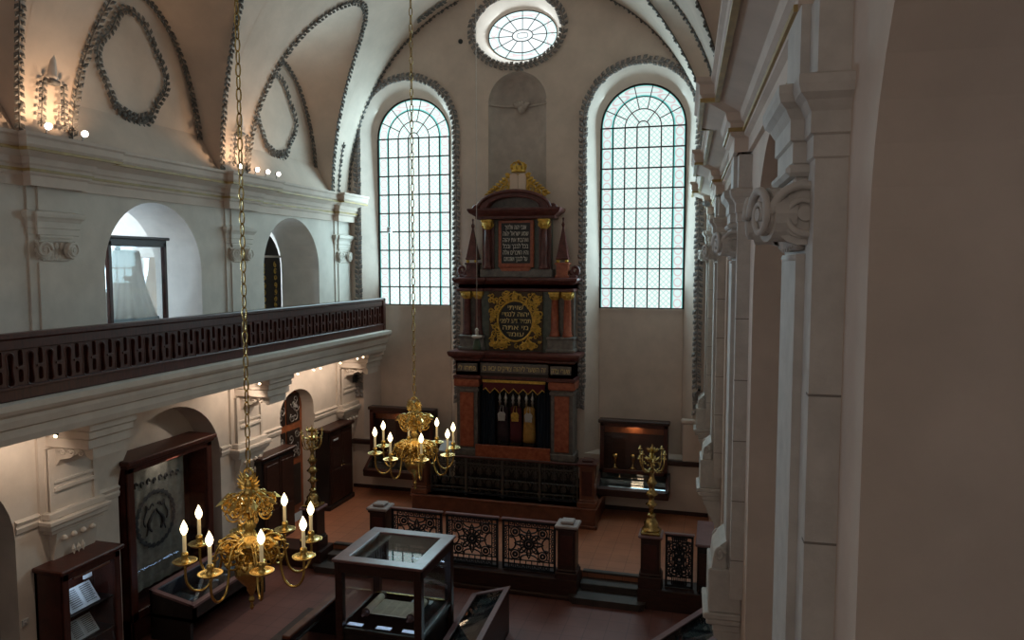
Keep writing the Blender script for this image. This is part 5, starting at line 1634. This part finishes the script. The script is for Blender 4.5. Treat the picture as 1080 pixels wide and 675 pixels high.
def bench():
    t = thing('slatted_bench', 'dark wooden bench with slatted sloping back left of the central glass case', 'bench', (-7.45, 12.2, 0))
    for yy in (11.15, 13.05):
        part('end_panel', MB().prism([[(-7.95, 0), (-7.10, 0), (-7.10, .62), (-7.16, .92), (-7.24, .92), (-7.5, .48), (-7.95, .44)]], yy, yy+.07, lambda u, v, d: (u, d, v)), 'wood_black', t)
    g = MB(); g.box(-7.26, -7.10, 11.1, 13.16, .90, .96, .015); part('top_rail', g, 'wood_mid', t)
    for k in range(5):
        f = k/5; xa = -7.24-.05-.24*f; za = .84-.40*f
        g = MB(); g.box(xa-.035, xa+.035, 11.2, 13.08, za-.025, za+.025, .01); part('slat', g, 'wood', t)
    g = MB(); g.box(-7.95, -7.45, 11.15, 13.12, .42, .47, .015); part('seat', g, 'wood', t)
desk('slanted glass desk case at the right side of the central glass case', -4.30, 12.95, 2.3, .75, -PI/2+.05, .92, .70)
bench()
desk('slanted glass desk case at the lower right, below the hanging wall bracket', -.20, 13.35, 1.9, 1.0, -PI/2-.5, 1.05, .82)
t = thing('reading_desk', 'dark wooden desk cabinet between the iron panel and the right wall', 'desk', (-.10, 17.1, .45))
g = MB(); g.box(-.36, -.06, 16.02, 17.5, .45, 1.44, .012); part('body', g, 'wood_black', t)
g = MB(); g.box(-.40, -.03, 15.98, 17.55, 1.44, 1.50, .015); part('top_board', g, 'case_top', t)
g = MB(); g.box(-.32, -.10, 16.0, 16.02, .6, 1.3, .008); part('front_panel', g, 'wood', t)
# framed dark panel by the corner
t = thing('framed_panel', 'dark wooden framed board on the corner wall right of the right vitrine', 'picture', (-.26, 20.8, 2.02))
g = MB(); g.box(-.30, -.22, 20.72, 20.78, 2.02, 2.95); part('frame', g, 'wood_black', t)
g = MB(); g.box(-.29, -.20, 20.70, 20.72, 2.95, 3.2, .01); part('top_block', g, 'wood_red', t)

t = thing('leaflet_stand', 'small stand with a pale sheet between the far chandelier and the ark', 'stand', (-7.62, 20.35, 1.02))
g = MB(); g.box(-7.66, -7.58, 20.33, 20.39, 1.02, 2.02, .01); g.box(-7.74, -7.50, 20.25, 20.45, 1.02, 1.06, .01); part('post', g, 'wood_black', t)
g = MB(); g.prism([[(20.12, 2.00), (20.46, 2.22), (20.46, 2.25), (20.12, 2.03)]], -7.82, -7.42, lambda u, v, d: (d, u, v)); part('sheet', g, 'paper', t, 'pale information sheet')

# ---- spotlights and other fittings
def spot(x, y, z, d, lab, m='lens', R=.06, grp='spotlights on the cornice', hm='spot_metal', arm=.16):
    t = thing('spotlight', lab, 'spotlight', (x, y, z), 0, grp)
    d = V(d).normalized(); q = V((0, 0, 1)).rotation_difference(d).to_matrix().to_4x4()
    g = MB(); g.lathe([(R*.5, -R*2.0), (R*.8, -R*1.8), (R, -R*.4), (R*1.05, 0), (R*.95, 0.0), (R*.9, -R*.2)], (0, 0, 0), 16, mx=q)
    g.build('head', M[hm], t, True)
    g = MB(); g.lathe([(R*.9, -R*.15), (R*.9, -R*.02)], (0, 0, 0), 16, mx=q); g.build('lens', M[m], t, True)
    g = MB(); e = -d*R*1.2; sgn = -1 if arm > 0 else 1
    g.tube([e, e+V((-.03, 0, -arm*.5)), V((e.x-.05, e.y, -arm))], .012, 6); g.box(e.x-.09, e.x-.01, e.y-.04, e.y+.04, -arm-.02, -arm+.0)
    g.build('bracket', M[hm], t, True)
    return t
cam = V((0, 0, 7.4))
for (y, z, lb) in ((9.93, 9.66, 'nearest the left edge'), (10.66, 9.66, 'below the first stucco tassel'), (15.02, 9.66, 'just right of the near chain'), (15.67, 9.66, 'first of the close trio'), (16.10, 9.66, 'middle of the close trio'), (16.55, 9.66, 'last of the close trio')):
    spot(-10.60, y, z, V((.9, -.55, -.12)), 'small lit spotlight on the left cornice, ' + lb)
for k, (y, lb) in enumerate(((9.27, 'farthest left, beside the near corbel'), (14.7, 'beside the second corbel'), (16.3, 'above the side door'), (17.06, 'first right of the door'), (17.4, 'second right of the door'), (18.46, 'alone above the cabinet'), (19.47, 'next to the last'), (19.83, 'last before the end wall'))):
    spot(-10.03, y, 4.72, V((.35, -.8, -.35)), 'tiny lit spotlight under the gallery edge, ' + lb, 'lens_warm', .035, 'spotlights under the gallery', 'spot_dark', -.08)
for (y, z, lb) in ((14.55, 9.72, 'above the middle pier'), (15.3, 8.62, 'lower on the far pier')):
    px = xr(y)
    spot(px-.42 if z > 9 else px-.40, y, z, V((-.7, -.6, .2)), 'grey spotlight on the right wall, ' + lb, 'spot_metal', .06, 'spotlights on the right wall')
g = MB(); g.box(-9.82, -9.70, 21.10, 21.26, 8.40, 8.58, .02); g.lathe([(.02, 0), (.04, .05), (.0, .06)], (-9.72, 21.05, 8.45), 10)
single('motion_sensor', g, M['plastic_grey'], 'small white sensor box on the left window reveal', 'sensor')
g = MB(); g.box(-10.92, -10.78, 20.78, 20.98, 3.80, 4.02, .02); g.lathe([(.05, 0), (.06, .02), (.0, .03)], (-10.75, 20.88, 3.9), 10)
single('loudspeaker', g, M['spot_dark'], 'small black loudspeaker in the corner under the gallery', 'loudspeaker')
g = MB(); g.ball((-7.37, 20.97, 13.86), .07, 12); g.tube([(-7.37, 21.0, 13.86), (-7.37, 20.9, 13.86)], .03, 8)
single('ceiling_hook', g, M['spot_dark'], 'small dark round fitting high on the end wall left of the oval window', 'fitting')
g = MB(); g.ball((-.50, 20.95, 4.0), .04, 8); g.tube([(-.50, 21.0, 4.0), (-.50, 20.94, 4.0)], .02, 6)
single('wall_hook', g, M['spot_dark'], 'tiny dark hook on the end wall right of the right window', 'hook')
for (x, y, z, lb) in ((-10.99, 11.28, 1.95, 'right of the small book case'), (-10.99, 9.42, 1.5, 'left of the small book case')):
    g = MB(); g.box(-11.0, -10.975, y-.06, y+.06, z-.06, z+.06, .006); g.lathe([(.03, 0), (.03, .004)], (0, 0, 0), 10, mx=Matrix.Translation((-10.975, y, z)) @ Matrix.Rotation(PI/2, 4, 'Y'))
    single('wall_socket', g, M['plastic_grey'], 'grey wall socket on the left wall, ' + lb, 'socket')

# ================================================================== LIGHT AND CAMERA
def light(name, typ, loc, energy, color, size=.1, rot=None, spot=None, blend=.6, size_y=None):
    l = bpy.data.lights.new(name, typ); l.energy = energy; l.color = color
    if typ == 'AREA':
        l.size = size
        if size_y: l.shape = 'RECTANGLE'; l.size_y = size_y
    else: l.shadow_soft_size = size
    if spot: l.spot_size = spot; l.spot_blend = blend
    o = bpy.data.objects.new(name, l); C.objects.link(o); o.location = loc
    if rot is not None: o.rotation_euler = V(rot).to_track_quat('-Z', 'Y').to_euler()
    return o
WARM = (1.0, .68, .42)
for (y, e) in ((9.93, 28), (10.66, 28), (15.02, 22), (15.67, 20), (16.3, 24)):
    light('cornice_lamp', 'SPOT', (-10.46, y, 9.70), e*EK['corn'], WARM, .05, (-.5, -.1 if y < 12 else .0, .8), 2.5)
for y in (9.27, 14.7, 16.3, 17.2, 18.46, 19.6):
    light('gallery_lamp', 'SPOT', (-10.03, y, 4.66), EK['under'], (1, .80, .62), .04, (-.75, -.25, -.6), 2.6)
for x, y in ((-5.45, 7.72), (-5.45, 12.82)):
    light('candle_light', 'POINT', (x, y, 4.45), EK['cand'], (1, .66, .34), .6)
for (p_, e_, c_) in (((-10.62, 10.24, 2.12), 1.6, (.62, .78, 1.0)), ((-9.2, 20.70, 2.95), 2.2, (1, .72, .45)), ((-2.25, 20.70, 2.95), 2.2, (1, .72, .45)), ((-11.0, 12.85, 3.42), 3.0, (1, .86, .70))):
    light('case_lamp', 'AREA', p_, e_, c_, .35, (.05, 0, -1))
light('case_strip', 'AREA', (-9.83, 13.2, .775), 2.2, (.55, .70, 1.0), 2.2, (-1, 0, -.12), size_y=.03)
light('case_strip', 'AREA', (-5.64, 11.66, 1.10), 1.2, (.55, .72, 1.0), 1.3, (0, 1, -.15), size_y=.03)
for i, c in enumerate(WC):
    light('window_daylight', 'AREA', (c, GY-.12, 9.2), EK['east'], (.56, .88, 1.0), 2.2, (0, -1, -.05), size_y=5.8)
light('window_daylight', 'AREA', (OVC[0], GY-.12, OVC[1]), EK['east']*.15, (.72, .92, 1.0), 1.9, (0, -1, -.05), size_y=1.2)
for c in NW: light('gallery_daylight', 'AREA', (XN+.1, c, 7.1), EK['north'], (.54, .76, 1.0), 1.2, (1, 0, -.05), size_y=2.2)
for c in WW: light('west_fill', 'AREA', (c, -3.3, 9.2), EK['west'], EK['westc'], 2.3, (0, 1, -.03), size_y=5.2)  # warm fill added at the unseen west end

world = bpy.data.worlds.new('World'); bpy.context.scene.world = world; world.use_nodes = True
bg = world.node_tree.nodes['Background']; bg.inputs[0].default_value = (.6, .75, .9, 1); bg.inputs[1].default_value = .5

F_ = 790.0; CXp, CYp = 540.0, 337.5
pitch = math.atan(57.5/F_); yaw = math.atan(220*math.cos(pitch)/F_)
cd = bpy.data.cameras.new('camera'); cd.sensor_width = 36.0; cd.lens = 36.0*F_/1080.0; cd.clip_start = .05; cd.clip_end = 200
co = bpy.data.objects.new('camera', cd); C.objects.link(co)
co.location = (0, 0, 7.4); co.rotation_euler = (PI/2-pitch, 0, yaw)
sc = bpy.context.scene; sc.camera = co
sc.view_settings.view_transform = 'Standard'; sc.view_settings.look = 'None'
sc.view_settings.exposure = EXPO; sc.view_settings.gamma = 1.0; sc.view_settings.use_curve_mapping = False
